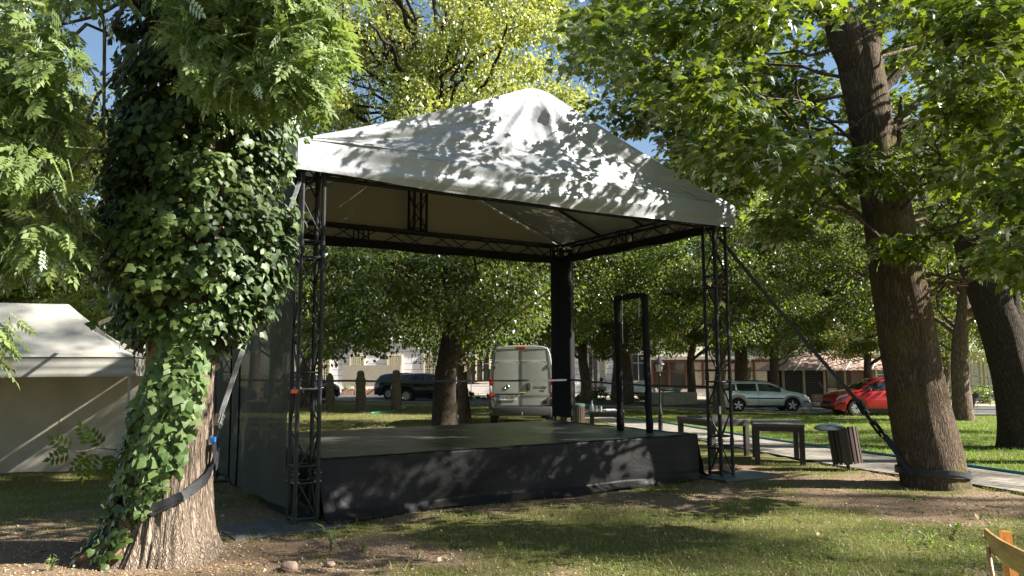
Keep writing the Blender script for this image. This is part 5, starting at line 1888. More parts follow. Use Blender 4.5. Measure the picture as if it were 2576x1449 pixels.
    mb = MB(); mb.box((0, 0, .46), (L * .86, W * .58, .42)); mb.box((-.3, 0, .75), (L * .55, W * .8, .3)); mb.build('underbody', M['under'], o)
    for xa in C['xa']:
        for sg in (-1, 1):
            wheel(o, xa, sg * (W / 2 - .115), r, .21, spokes, sg)
    return o

gS = Vector((pt(1908, 1000, 38.0).x, 38.0, gz(11.5, 35.5) - .02))
car('parked_car', 'silver estate car with roof rails parked facing right behind the tables', gS, R(-2), 'wagon', 'silver', spokes=5)
gR = Vector((pt(2212, 1000, 34.6).x, 34.8, gz(16.5, 35)))
car('parked_car', 'bright red SUV parked facing left, half hidden by the maple trunk', gR, R(181), 'suv', 'red', spokes=10, trim=False)
gK = gd(1083, 47.0)
car('parked_car', 'glossy black SUV facing right behind the notched log post', gK, R(-3), 'suv', 'black_paint', spokes=10, trim=False)
gK2 = gd(1035, 50.5)
car('parked_car', 'second black car whose tail shows behind the black SUV', gK2, R(-1), 'suv', 'black_paint', spokes=10, trim=False)
gK3 = gd(764, 44.0)
car('parked_car', 'dark SUV seen from its rear with red lights, behind the near truss tower', gK3, R(62), 'suv', 'black_paint', spokes=10, trim=False)
gW = gd(528, 40.0)
car('parked_car', 'white car glimpsed between the ivy trunk and the stage curtain', gW, R(10), 'wagon', 'white_paint', spokes=5)

# ---- white van, seen from behind
VY = 24.0
gV = gd(1310, VY + 2.8); zt = pt(1310, 869, VY).z
gV.z = zt - 2.56
van = thing('delivery_van', 'tall white delivery van parked with its rear doors facing the stage', 'van', gV, R(90))
vx = -2.8
prof = [(.95, .42), (1.0, .62), (1.015, .95), (1.02, 1.35), (.99, 1.75), (.93, 2.15), (.885, 2.38), (.82, 2.49), (.66, 2.54), (.34, 2.56), (0, 2.565)]
st_ = [(-2.80, .965, -.02), (-2.77, .99, -.006), (-2.70, 1.0, 0), (1.0, 1.0, 0), (1.7, .99, -.15), (2.2, .96, -.75), (2.7, .92, -1.25), (2.85, .84, -1.45)]
mb = MB(); vs = []
for (x, s_, dz) in st_:
    q = [(y * s_, z + (dz * max(0, (z - .8) / 1.76) if dz < -.05 else dz * (z > 2.3))) for y, z in prof]
    vs += [(x, y, z) for y, z in q] + [(x, -y, z) for y, z in q[-2::-1]]
k = 21; fs = []
for i in range(len(st_) - 1):
    for j in range(k - 1):
        fs.append((i * k + j, (i + 1) * k + j, (i + 1) * k + j + 1, i * k + j + 1))
fs.append(tuple(range(k))); fs.append(tuple((len(st_) - 1) * k + j for j in range(k - 1, -1, -1)))
mb.add(vs, fs); mb.build('body', M['white_paint'], van, smooth=True)
X = vx - .004
for sg in (1, -1):       # +y is the picture's left
    mb = MB()
    # door leaf follows the narrowing body
    def dl(s, t):
        z = .70 + 1.74 * t
        yo = np.interp(z, [.7, 1.35, 1.75, 2.15, 2.44], [.885, .885, .87, .83, .80])
        y = sg * (.008 + (yo - .008) * s)
        dome = .02 * math.sin(math.pi * s)
        return (X - .012 - dome * .6 - (.012 if 1.0 < z < 2.05 else 0), y, z)
    mb.grid(dl, 10, 40, flip=(sg > 0))
    d_ = mb.build('rear_door', M['white_paint'], van, smooth=True)
    mb = MB()
    pts = [Vector(dl(1, t / 12)) + Vector((-.004, 0, 0)) for t in range(13)]
    mb.tube(pts, .007, 5); mb.tube([Vector(dl(s / 8, 1)) + Vector((-.004, 0, 0)) for s in range(9)], .007, 5)
    mb.tube([Vector(dl(s / 8, .0)) + Vector((-.004, 0, 0)) for s in range(9)], .007, 5)
    mb.tube([Vector(dl(.002, t / 12)) + Vector((-.010, 0, 0)) for t in range(13)], .006, 5)
    mb.tube([(X - .030, sg * (.05 + .76 * s / 8), 2.055) for s in range(9)], .004, 4)
    mb.build('door_seal', M['under'], d_)
    for z in (.92, 1.93):
        mb = MB(); yy = float(np.interp(z, [.7, 1.75, 2.15], [.885, .87, .845])); mb.box((X - .03, sg * yy, z), (.05, .16, .05), bev=.012); mb.box((X - .03, sg * (yy - .04), z - .03), (.05, .06, .08), bev=.012)
        mb.build('hinge', M['steel'], d_, smooth=True)
    mb = MB(); mb.box((X - .02, sg * .715, .79), (.02, .13, .11), bev=.006); mb.build('step_pad', M['under'], d_)
    mb = MB(); mb.box((X + .03, sg * .955, 1.43), (.12, .125, .22), bev=.02); l1 = mb.build('tail_light', M['lamp_red'], van, smooth=True)
    mb = MB(); mb.box((X + .03, sg * .955, 1.205), (.118, .12, .225), bev=.02); mb.build('clear_lens', M['lamp_clear'], l1, smooth=True)
    mb = MB(); mb.box((X + .03, sg * .955, 1.00), (.12, .125, .17), bev=.02); mb.build('red_lens', M['lamp_red'], l1, smooth=True)
    mb = MB(); mb.box((X + .06, sg * .95, .74), (.22, .16, .34), bev=.03); mb.build('bumper_corner', M['under'], van, smooth=True)
    mb = MB(); mb.box((X - .065, sg * .86, .55), (.02, .09, .10), bev=.008); mb.build('reflector', M['lamp_red'], van)
    mb = MB(); mb.box((1.55, sg * 1.14, 1.62), (.16, .2, .42), bev=.04); mb.box((1.6, sg * 1.03, 1.5), (.05, .1, .06)); mb.build('mirror', M['white_paint'], van, smooth=True)
    for xx in (-1.75, 2.0):
        wheel(van, xx, sg * .90, .35, .22, 5, sg)
mb = MB(); mb.box((X + .02, 0, .53), (.20, 1.86, .27), bev=.03); mb.build('rear_bumper', M['under'], van, smooth=True)
mb = MB(); mb.box((0, 0, .5), (4.6, 1.5, .3)); mb.build('underbody', M['under'], van)
mb = MB(); mb.box((X - .02, -.19, 1.27), (.035, .14, .24), bev=.04); mb.build('door_handle', M['under'], van, smooth=True)
mb = MB(); mb.box((X - .03, -.02, 1.10), (.02, .20, .022), bev=.006); mb.build('grab_strap', M['web_tan'], van)
mb = MB(); mb.box((X - .045, .47, 1.05), (.04, .72, .055), bev=.01); mb.build('plate_lamp_bar', M['under'], van)
mb = MB(); mb.box((X - .035, .46, .94), (.014, .56, .15), bev=.004); np_ = mb.build('number_plate', M['plate_white'], van)
mb = MB(); mb.box((X - .043, .715, .94), (.006, .05, .135)); mb.build('plate_band', M['web_blue'], np_)
text_mesh('ZA\u2022418EY', .135, M['ink'], 'plate_number', np_, (X - .045, .44, .938), (R(90), 0, R(-90)))
mb = MB(); mb.tube([(X - .022, .46, 1.27), (X - .042, .46, 1.27)], .066, 24); em = mb.build('emblem', M['under'], van)
mb = MB(); mb.lathe([(.058, 0), (.064, .006), (.07, 0)], 28, (X - .043, .46, 1.27), Matrix.Rotation(R(-90), 3, 'Y')); mb.build('emblem_ring', M['chrome'], em)
text_mesh('FIAT', .05, M['chrome'], 'emblem_letters', em, (X - .045, .46, 1.27), (R(90), 0, R(-90)))
text_mesh('DUCATO', .10, M['under'], 'model_lettering', van, (X - .036, -.56, 1.25), (R(90), 0, R(-90)), .003, .25)
text_mesh('maxi', .08, M['under'], 'model_lettering', van, (X - .036, -.62, 1.155), (R(90), 0, R(-90)), .003, .25)
mb = MB(); mb.box((X - .006, 0, 2.50), (.04, .26, .05), bev=.012); mb.build('brake_light', M['lamp_red'], van)
mb = MB(); mb.tube([(X - .02, 0, .42), (X - .12, 0, .42), (X - .14, 0, .47)], .018, 8); mb.tube([(X - .14, 0, .46), (X - .14, 0, .50)], .026, 10); mb.build('tow_ball', M['steel'], van)

# ================================================================== BUILDINGS
def blockmat():
    mt, nt, out = newmat('rusticated_plaster')
    b = N(nt, 'ShaderNodeBsdfPrincipled', Roughness=0.9)
    nt.links.new(b.outputs[0], out.inputs[0])
    tc = N(nt, 'ShaderNodeTexCoord'); mp = N(nt, 'ShaderNodeMapping')
    mp.inputs['Rotation'].default_value = (R(90), 0, 0)
    nt.links.new(tc.outputs['Object'], mp.inputs[0])
    br = N(nt, 'ShaderNodeTexBrick', Scale=1.0)
    for k_, v_ in (('Mortar Size', .022), ('Brick Width', 1.5), ('Row Height', .48), ('Color1', (.80, .78, .78, 1)), ('Color2', (.76, .74, .74, 1)), ('Mortar', (.25, .24, .25, 1))): br.inputs[k_].default_value = v_
    nt.links.new(mp.outputs[0], br.inputs['Vector']); nt.links.new(br.outputs['Color'], b.inputs['Base Color'])
    return mt
M['blocks'] = blockmat()
BD = 63.0
bx0, bx1 = pt(690, 930, BD).x, pt(1642, 930, BD).x
bz = gz(-5, BD); 
house = thing('white_house', 'long white two-storey house with block-jointed plaster and red tiled roof behind the trees', 'house', (bx0, BD, bz))
Lh, Hh = bx1 - bx0, 8.6
mb = MB(); mb.box((Lh / 2, 5, Hh / 2), (Lh, 10, Hh)); mb.build('wall', M['blocks'], house)
mb = MB(); mb.box((Lh / 2, -.10, 4.35), (Lh + .1, .30, .22)); mb.box((Lh / 2, -.06, 4.12), (Lh + .06, .2, .10)); mb.box((Lh / 2, -.2, Hh + .1), (Lh + .5, .8, .3)); mb.box((Lh / 2, -.05, .35), (Lh + .08, .16, .7)); mb.build('cornice', M['plaster'], house)
mb = MB(); mb.add([(-.5, -.7, Hh + .26), (Lh + .5, -.7, Hh + .26), (Lh - 4, 5, Hh + 3.6), (4, 5, Hh + 3.6), (-.5, 10.6, Hh + .26), (Lh + .5, 10.6, Hh + .26)], [(0, 1, 2, 3), (5, 4, 3, 2), (1, 5, 2), (4, 0, 3)])
rf = mb.build('roof', M['tile'], house)
dxp = pt(1030, 680, BD + 1.5).x - bx0
mb = MB(); mb.box((dxp, 1.0, Hh + .9), (1.8, 2.2, 1.5)); mb.build('dormer', M['sheet'], rf)
mb = MB()
def window(par, x, z, w, h, pane='win', frame='trim', grille=False, y=0.0):
    mb = MB()
    t = .13
    for (cx_, cz, sx, sz) in ((x - w / 2 - t / 2, z, t, h + 2 * t), (x + w / 2 + t / 2, z, t, h + 2 * t), (x, z + h / 2 + t / 2, w, t), (x, z - h / 2 - t / 2 - .02, w + 2 * t + .1, t)):
        mb.box((cx_, y - .05, cz), (sx, .14, sz))
    mb.box((x, y - .03, z), (.07, .07, h)); mb.box((x, y - .03, z + h * .18), (w, .066, .06))
    f_ = mb.build('window', M[frame], par)
    mb = MB(); mb.box((x, y - .012, z), (w - .004, .03, h - .004)); mb.build('pane', M[pane], f_)
    if grille:
        mb = MB()
        for i in range(6): mb.box((x - w / 2 + w * (i + .5) / 6, y - .10, z), (.02, .02, h))
        for i in range(9): mb.box((x, y - .10, z - h / 2 + h * (i + .5) / 9), (w, .018, .02))
        mb.build('grille', M['trim'], f_)
for px in (742, 812, 899, 993, 1085, 1215, 1300, 1400, 1506, 1606):
    x = pt(px, 930, BD).x - bx0
    gr = px < 1100
    window(house, x, 2.0, 1.0, 2.1, 'win_pale' if px in (899, 993, 1506) else 'win', grille=gr)
    window(house, x, 6.2, 1.0, 1.9, 'win')
dx_ = pt(1190, 930, BD).x - bx0
mb = MB(); mb.box((dx_, -.02, 1.5), (1.1, .1, 2.9)); mb.build('door', M['brown_wood'], house)
mb = MB(); mb.tube([(dx_ - .9, -.12, 0.7), (dx_ - .9, -.12, 8.5)], .06, 8); mb.build('downpipe', M['sheet'], house)

# reed screen with planters in front of the house
g = gd(862, 57)
wS = pt(1008, 930, 57).x - g.x
mb = MB(); mb.box((wS / 2, 0, pt(900, 930, 57).z - g.z - .9 + .45), (wS, .06, 1.55))
o = mb.build('reed_screen', M['reed']); o.location = g; tag(o, 'grey-brown reed screen standing before the white house, behind the log posts', 'screen')
for i in range(5):
    gp = Vector((g.x + .6 + i * .95, 56.2, gz(g.x, 56)))
    mb = MB(); mb.box((0, 0, .24), (.86, .45, .48), bev=.02)
    o = mb.build('flower_box', M['brick']); o.location = gp
    tag(o, ('planter box at the left end of the row below the reed screen', 'second planter box from the left below the reed screen', 'middle planter box of five below the reed screen', 'fourth planter box from the left below the reed screen', 'planter box nearest the black cars below the reed screen')[i], 'planter', 'planter boxes below the reed screen')
    rg = np.random.default_rng(800 + i)
    P, T, Nn, ti = clump_leaves(np.array([[gp.x + rg.uniform(-.25, .25), gp.y, gp.z + .58]]), [.28], 60, rg=rg)
    pl = scatter('plants', *ROUND, P - np.array(gp), T, Nn, np.full(len(P), .12), ti, M['leaf_bush'], o, world=False)

# glazed gallery with dark red frames
GD = 57.0
gx0, gx1 = pt(1640, 930, GD).x, pt(2110, 930, GD).x
gz0 = gz(14, GD); gH = pt(1900, 902, GD).z - gz0
gal = thing('glazed_gallery', 'single-storey gallery glazed between dark red posts with white curtains inside', 'building', (gx0, GD, gz0))
Lg = gx1 - gx0
mb = MB(); mb.box((Lg / 2, 1.6, gH / 2), (Lg, 3.0, gH)); mb.build('wall', M['plaster'], gal)
mb = MB(); mb.box((Lg / 2, -.04, .3), (Lg, .3, .6)); mb.build('plinth', M['plaster'], gal)
mb = MB(); mb.box((Lg / 2, 1.4, gH + .09), (Lg + .5, 3.9, .18)); mb.box((Lg / 2, -.6, gH + .02), (Lg + .5, .12, .16)); mb.build('roof', M['sheet'], gal)
nb = 11
for i in range(nb + 1):
    x = Lg * i / nb
    mb = MB(); mb.box((x, -.09, (gH + .6) / 2), (.11, .2, gH - .6)); mb.build('post', M['red_frame'], gal)
mb = MB(); mb.box((Lg / 2, -.07, gH - .14), (Lg, .14, .24)); mb.box((Lg / 2, -.06, .68), (Lg, .12, .12)); mb.box((Lg / 2, -.05, gH * .68), (Lg, .08, .08)); mb.build('rail', M['red_frame'], gal)
for i in range(nb):
    x0, x1 = Lg * i / nb + .1, Lg * (i + 1) / nb - .1
    mb = MB(); pale = i in (2, 3, 4, 5, 6, 8, 9)
    mb.box(((x0 + x1) / 2, .04, (.6 + gH) / 2), (x1 - x0, .1, gH - .7)); mb.build('pane', M['win_pale' if pale else ('brown_wood' if i in (0,) else 'win')], gal)
# pale green upper building behind it
QD = 66.0
q0, q1 = pt(1850, 930, QD).x, pt(2180, 930, QD).x
qz = gz(24, QD); qH = pt(2000, 745, QD).z - qz
pgb = thing('green_house', 'pale green house with small windows rising behind the glazed gallery', 'house', (q0, QD, qz))
mb = MB(); mb.box(((q1 - q0) / 2, 4, qH / 2), (q1 - q0, 8, qH)); mb.build('wall', M['pale_green'], pgb)
mb = MB(); mb.add([(-.5, -.6, qH), (q1 - q0 + .5, -.6, qH), (q1 - q0 + .5, 4, qH + 3), (-.5, 4, qH + 3), (-.5, 8.6, qH), (q1 - q0 + .5, 8.6, qH)], [(0, 1, 2, 3), (5, 4, 3, 2), (0, 3, 4), (1, 5, 2), (0, 4, 5, 1)]); mb.build('roof', M['tile'], pgb)
for px in (1880, 1975, 2100):
    window(pgb, pt(px, 860, QD).x - q0, pt(px, 848, QD).z - qz, 1.0, 1.6, 'win_pale', 'plaster')
    window(pgb, pt(px, 860, QD).x - q0, pt(px, 778, QD).z - qz, 1.0, 1.6, 'win', 'plaster')
# cream garden building at the right
CD = 54.0
c0x, c1x = pt(2200, 930, CD).x, pt(2860, 930, CD).x
cz0 = gz(34, CD); cH = pt(2450, 893, CD).z - cz0
crb = thing('garden_pavilion', 'low cream building with a glass front behind the bushes at the right', 'building', (c0x, CD, cz0))
Lc = c1x - c0x
mb = MB(); mb.box((Lc / 2, 2.2, cH / 2), (Lc, 4, cH)); mb.build('wall', M['cream'], crb)
mb = MB(); mb.box((Lc / 2, 1.8, cH + .10), (Lc + .6, 5.2, .2)); mb.build('roof', M['sheet'], crb)
for i in range(12):
    x = Lc * (i + .5) / 12
    window(crb, x, cH * .46, Lc / 12 - .42, cH * .62, 'win_pale' if i % 3 else 'win', 'cream', y=.2)

# mesh aviary / shelter
AD = 47.0
a0, a1 = pt(1968, 930, AD).x, pt(2225, 930, AD).x
az = gz(19, AD); eH = pt(2000, 932, AD).z - az; rH = pt(2060, 878, AD).z - az
av = thing('aviary', 'open timber aviary with wire mesh sides and a pinkish sheet roof beyond the road', 'aviary', (a0, AD, az))
La = a1 - a0
mb = MB(); mb.add([(-.4, -.5, eH), (La + .3, -.5, eH), (La - .4, 1.7, rH), (1.4, 1.7, rH), (-.4, 3.9, eH), (La + .3, 3.9, eH)], [(0, 1, 2, 3), (5, 4, 3, 2), (1, 5, 2), (4, 0, 3)]); mb.build('roof', pbr('pinkish_sheet', (.36, .24, .19), .7, 0, .15, 5), av)
for i, x in enumerate(np.linspace(0.0, La, 6)):
    mb = MB(); mb.box((x, -.1, eH / 2), (.13, .13, eH)); mb.build('post', M['shed_wood'], av)
for x in (1.0, 2.35, 4.1, La - .6):
    mb = MB(); p0 = Vector((x - .5, -.56, eH - .02)); p1 = Vector((x + .42, .55, eH + (rH - eH) * .5)); mb.tube([p0, p1], .05, 6); mb.build('rafter', M['plaster'], av)
mb = MB()
for i in range(64): 
    x = La * i / 63
    mb.tube([(x, -.06, .1), (x, -.06, eH - .05)], .006, 3, False)
for i in range(14): mb.tube([(0, -.06, .1 + (eH - .1) * i / 13), (La, -.06, .1 + (eH - .1) * i / 13)], .006, 3, False)
mb.build('wire_mesh', M['wire'], av)
mb = MB(); mb.box((La * .80, 1.2, eH * .58), (1.5, 2.2, eH * 1.16)); mb.build('brick_house', M['brick'], av)
mb = MB(); mb.box((La * .32, 3.0, eH / 2), (La * .62, .12, eH)); mb.build('back_wall', M['brown_wood'], av)
mb = MB(); mb.box((La * .40, .5, .32), (1.0, .5, .45), bev=.02); mb.tube([(La * .37, .3, 1.3), (La * .46, .2, .4)], .035, 6); mb.build('crate', M['shed_wood'], av)
# bench in front of the aviary
g = gd(2048, 45.0)
bn = thing('park_bench', 'long low wooden bench between the silver and the red car', 'bench', g)
mb = MB(); mb.box((0, 0, .43), (2.3, .36, .06), bev=.01); mb.build('seat', M['brown_wood'], bn)
for sx in (-.9, .9):
    mb = MB(); mb.box((sx, 0, .2), (.1, .3, .4)); mb.build('leg', M['concrete'], bn)

# stone urn on a pedestal
g = gd(1877, 49)
ur = thing('stone_urn', 'stone urn on a square pedestal behind the open-side truss tower', 'urn', g)
hU = pt(1877, 925, 49).z - g.z
mb = MB(); mb.box((0, 0, .15), (.62, .62, .3), bev=.02); mb.box((0, 0, hU * .5), (.46, .46, hU - .1), bev=.01); mb.box((0, 0, hU), (.6, .6, .1), bev=.02); mb.build('pedestal', M['concrete'], ur)
mb = MB(); mb.lathe([(.10, hU), (.16, hU + .05), (.08, hU + .12), (.14, hU + .2), (.30, hU + .42), (.32, hU + .6), (.27, hU + .62), (.36, hU + .72), (.3, hU + .74), (0, hU + .7)], 20); mb.build('urn', M['concrete'], ur, smooth=True)

# metal pergola in front of the house
g0, g1 = gd(1497, 54.0), gd(1586, 54.0)
pg = thing('metal_pergola', 'dark grey metal pergola over the seated people before the white house', 'pergola', g0)
hP = pt(1540, 887, 54).z - g0.z
for (dx, dy) in ((0, 0), (g1.x - g0.x, 0), (0, 3.0), (g1.x - g0.x, 3.0)):
    mb = MB(); mb.box((dx, dy, hP / 2), (.26, .26, hP)); mb.build('post', M['under'], pg)
mb = MB(); w_ = g1.x - g0.x
mb.box((w_ / 2 - .6, 0, hP + .16), (w_ + 2.4, .28, .32)); mb.box((w_ / 2 - .6, 3.0, hP + .16), (w_ + 2.4, .28, .32))
for i in range(5): mb.box((w_ * i / 4, 1.5, hP + .10), (.16, 2.7, .2))
mb.build('beam', M['under'], pg)

# wire fence along the far side of the road
fe = thing('wire_fence', 'thin wire fence with slim posts running along the far side of the road', 'fence', gd(2230, 46))
F0, F1 = gd(2222, 46), gd(2760, 44)
for i in range(9):
    p = F0.lerp(F1, i / 8); p.z = gz(p.x, p.y)
    mb = MB(); mb.tube([p, p + Vector((.0, 0, 1.75))], .03, 6); mb.build('post', M['wire'], fe, world=True)
mb = MB()
for hh in (.5, 1.1, 1.68):
    mb.tube([F0.lerp(F1, i / 30) + Vector((0, 0, hh + gz(20, 45) * 0 - .07 * math.sin(i * .9))) for i in range(31)], .018, 4, False)
mb.build('wire', M['under'], fe, world=True)
fe2 = thing('wire_fence', 'low wire fence behind the white van in front of the white house', 'fence', gd(1185, 53))
F0, F1 = gd(1185, 53), gd(1480, 52)
for i in range(7):
    p = F0.lerp(F1, i / 6); p.z = gz(p.x, p.y)
    mb = MB(); mb.tube([p, p + Vector((0, 0, 1.6))], .028, 6); mb.build('post', M['wire'], fe2, world=True)
mb = MB()
for hh in (.3, .8, 1.3): mb.tube([F0.lerp(F1, i / 20) + Vector((0, 0, hh)) for i in range(21)], .014, 4, False)
mb.build('wire', M['under'], fe2, world=True)

# ================================================================== SEATED PEOPLE AND GARDEN FURNITURE
def seated(label, g, rz, top_mat, long_hair):
    o = thing('person', label, 'person', g, rz, None)
    # joints of a seated figure facing +x
    J = [(0, 0, .52, .14), (0, 0, .75, .135), (.02, 0, 1.00, .15), (.03, 0, 1.16, .065), (.05, 0, 1.27, .095), (.055, 0, 1.36, .085),
         (.02, .17, 1.04, .055), (.10, .23, .80, .042), (.32, .16, .78, .034), (.40, .13, .79, .03),
         (.02, -.17, 1.04, .055), (.10, -.23, .80, .042), (.32, -.16, .78, .034), (.40, -.13, .79, .03),
         (.05, .10, .50, .09), (.43, .12, .50, .07), (.45, .12, .10, .045), (.56, .13, .05, .04),
         (.05, -.10, .50, .09), (.43, -.12, .50, .07), (.45, -.12, .10, .045), (.56, -.13, .05, .04)]
    E_ = [(0, 1), (1, 2), (2, 3), (3, 4), (4, 5), (2, 6), (6, 7), (7, 8), (8, 9), (2, 10), (10, 11), (11, 12), (12, 13), (0, 14), (14, 15), (15, 16), (16, 17), (0, 18), (18, 19), (19, 20), (20, 21)]
    def skin(nm, idx, mat, grow, root):
        idl = sorted(idx); mp_ = {a: i for i, a in enumerate(idl)}
        me = bpy.data.meshes.new(nm)
        me.from_pydata([J[i][:3] for i in idl], [(mp_[a], mp_[b_]) for a, b_ in E_ if a in mp_ and b_ in mp_], [])
        ob = bpy.data.objects.new(nm, me); COL.objects.link(ob); ob.parent = o
        md = ob.modifiers.new('skin', 'SKIN')
        sv = me.skin_vertices[0].data
        for i in idl:
            rr = J[i][3] * grow
            sv[mp_[i]].radius = (rr, rr)
            sv[mp_[i]].use_root = (i == root)
        sb = ob.modifiers.new('smooth', 'SUBSURF'); sb.levels = 1; sb.render_levels = 1
        me.materials.append(mat)
        return ob
    skin('body', set(range(22)), M['skin'], 1.0, 0)
    skin('top', {0, 1, 2, 6, 7, 10, 11}, top_mat, 1.12, 1)
    skin('trousers', {0, 14, 15, 16, 18, 19, 20}, M['trouser'], 1.14, 0)
    mb = MB()
    pr = [(0, 1.46), (.06, 1.45), (.105, 1.38), (.112, 1.30), (.10, 1.22)] + ([(.10, 1.10), (.06, 1.02)] if long_hair else [])
    mb.lathe(pr[::-1], 14, (.02, 0, 0)); mb.build('hair', M['hair'], o, smooth='all')
    return o
PD = 50.5
gp1 = gd(1481, PD); gp2 = gd(1513, PD)
seated('person with long dark hair in a red top sitting at the pergola table', gp1, R(-20), M['shirt_red'], True)
seated('person in a white shirt sitting at the pergola table, facing the red top', gp2, R(200), M['shirt_white'], False)
ch = None
for i, (g, rz, lab) in enumerate(((gp1, R(-20), 'plain garden chair under the person in red'), (gp2, R(200), 'plain garden chair under the person in white'), (gd(1530, PD + .4), R(170), 'empty pale garden chair right of the seated people'))):
    if ch is None:
        ch = thing('garden_chair', lab, 'chair', g, rz, 'garden chairs under the pergola')
        mb = MB(); mb.box((0, 0, .42), (.44, .44, .03)); mb.build('seat', M['shed_wood'], ch)
        mb = MB(); mb.box((-.21, 0, .72), (.025, .44, .28)); mb.build('backrest', M['shed_wood'], ch)
        for sx in (-.2, .2):
            for sy in (-.2, .2):
                mb = MB(); mb.tube([(sx, sy, 0), (sx, sy, .58 if sx < 0 else .41)], .014, 6); mb.build('leg', M['wire'], ch)
        o = ch
    else:
        o = copy_tree(ch)
    o.location = g; o.rotation_euler = (0, 0, rz); o['label'] = lab
gt = gd(1497, PD - .1); 
gt_ = thing('garden_table', 'small dark garden table between the two seated people', 'table', gt)
mb = MB(); mb.box((0, 0, .72), (.62, .62, .03), bev=.006); mb.build('tabletop', M['under'], gt_)
mb = MB(); mb.tube([(0, 0, 0), (0, 0, .71)], .03, 8); mb.box((0, 0, .02), (.4, .4, .03)); mb.build('leg', M['under'], gt_)
# bicycle leaning by the trunk
g = gd(1450, 54)
bk = thing('bicycle', 'bicycle parked in front of the white house beside the grey trunk', 'bicycle', g)
for x in (-.52, .52):
    mb = MB()
    mb.tube([(x + .33 * math.cos(a), 0, .35 + .33 * math.sin(a)) for a in np.linspace(0, 2 * math.pi, 29)], .02, 6, False)
    for a in np.linspace(0, 2 * math.pi, 11)[:-1]: mb.tube([(x, 0, .35), (x + .33 * math.cos(a), 0, .35 + .33 * math.sin(a))], .004, 3, False)
    mb.build('wheel', M['tyre'], bk)
mb = MB(); mb.tube([(-.52, 0, .35), (-.02, 0, .32), (.36, 0, .78), (-.14, 0, .74), (-.02, 0, .32)], .017, 6); mb.tube([(-.52, 0, .35), (-.14, 0, .74), (-.18, 0, .92)], .015, 6); mb.tube([(.52, 0, .35), (.36, 0, .78), (.33, 0, .98)], .015, 6)
mb.build('frame', M['steel'], bk); mb = MB(); mb.tube([(.33, -.25, 1.0), (.33, .25, 1.0)], .014, 6); mb.build('handlebar', M['steel'], bk)
mb = MB(); mb.box((-.19, 0, .95), (.24, .13, .05), bev=.02); mb.build('saddle', M['under'], bk)
# ================================================================== BENTWOOD CHAIR IN THE FOREGROUND
rail = [(2.415, 3.985), (2.398, 3.95), (2.355, 3.83), (2.318, 3.70), (2.287, 3.54), (2.262, 3.37), (2.262, 3.20), (2.285, 3.08), (2.33, 3.0)]
ch0 = Vector((2.62, 3.52, 0))
fc = thing('bentwood_chair', 'honey-coloured bentwood chair cut by the bottom right corner', 'chair', ch0)
def smooth_line(P, n):
    P = [Vector(p) for p in P]; out_ = []
    for i in range(len(P) - 1):
        a, b_, c_, d_ = P[max(0, i - 1)], P[i], P[i + 1], P[min(len(P) - 1, i + 2)]
        for k_ in range(n):
            t = k_ / n
            out_.append(0.5 * ((2 * b_) + (c_ - a) * t + (2 * a - 5 * b_ + 4 * c_ - d_) * t * t + (3 * b_ - a - 3 * c_ + d_) * t ** 3))
    out_.append(P[-1]); return out_
ln = smooth_line([(x, y, .775) for x, y in rail], 6)
mb = MB(); vs, fs = [], []
for i, p in enumerate(ln):
    d = (ln[min(i + 1, len(ln) - 1)] - ln[max(i - 1, 0)]).normalized(); nrm = d.cross(Vector((0, 0, 1)))
    e = min(i, len(ln) - 1 - i); hh = .055 * min(1, (.30 + .25 * e)); th = .011
    tilt = .012
    for (a, b_) in ((-1, -1), (-.6, -1.12), (.6, -1.12), (1, -1), (1.0, 1), (.6, 1.12), (-.6, 1.12), (-1, 1)):
        vs.append(p + nrm * (a * th + tilt * b_) + Vector((0, 0, b_ * hh)))
k = len(ln)
for i in range(k - 1):
    for j in range(8):
        fs.append((i * 8 + j, i * 8 + (j + 1) % 8, i * 8 + 8 + (j + 1) % 8, i * 8 + 8 + j))
fs += [tuple(range(7, -1, -1)), tuple((k - 1) * 8 + j for j in range(8))]
mb.add(vs, fs); mb.build('back_rail', M['chair_wood'], fc, smooth=True, world=True)
M['chair_post'] = pbr('orange_beech', (0.50, 0.20, 0.045), 0.35, 0, 0.2, 9, 0.05, 40, coat=0.3, stretch=(6, 6, 1))
for (x, y, sgn) in ((2.425, 3.87, 1), (2.36, 3.13, -1)):
    mb = MB(); pts = [Vector((x, y, .845)), Vector((x + .005, y, .72)), Vector((x + .02, y - .02 * sgn, .45)), Vector((x - .01, y + .02 * sgn, .2)), Vector((x - .06, y + .04 * sgn, 0))]
    vs, fs = [], []
    for i, p in enumerate(pts):
        w_ = (.022, .026, .030, .024, .018)[i]
        for a, b_ in ((-1, -1), (1, -1), (1, 1), (-1, 1)): vs.append(p + Vector((a * w_ * .75, b_ * w_, 0)))
    for i in range(4):
        for j in range(4): fs.append((i * 4 + j, i * 4 + (j + 1) % 4, i * 4 + 4 + (j + 1) % 4, i * 4 + 4 + j))
    fs += [(3, 2, 1, 0), (16, 17, 18, 19)]
    mb.add(vs, fs); mb.build('rear_leg', M['chair_post'], fc, world=True)
mb = MB(); mb.tube([ln[2] + Vector((-.012, 0, -.03)), Vector((2.385, 3.93, .60)), Vector((2.40, 3.84, .45)), Vector((2.43, 3.80, .40))], [.010, .011, .012, .012], 8); mb.build('side_brace', M['chair_wood'], fc, smooth='all', world=True)
mb = MB()
mb.lathe([(0, .43), (.20, .43), (.215, .44), (.215, .465), (.20, .475), (0, .472)], 32, (2.62, 3.52, 0)); mb.build('seat', M['chair_wood'], fc, smooth=True, world=True)
for dy in (-.19, .19):
    mb = MB(); mb.tube([(2.77, 3.52 + dy * .8, .43), (2.80, 3.52 + dy, .2), (2.84, 3.52 + dy * 1.1, 0)], [.018, .016, .012], 10); mb.build('front_leg', M['chair_post'], fc, smooth='all', world=True)

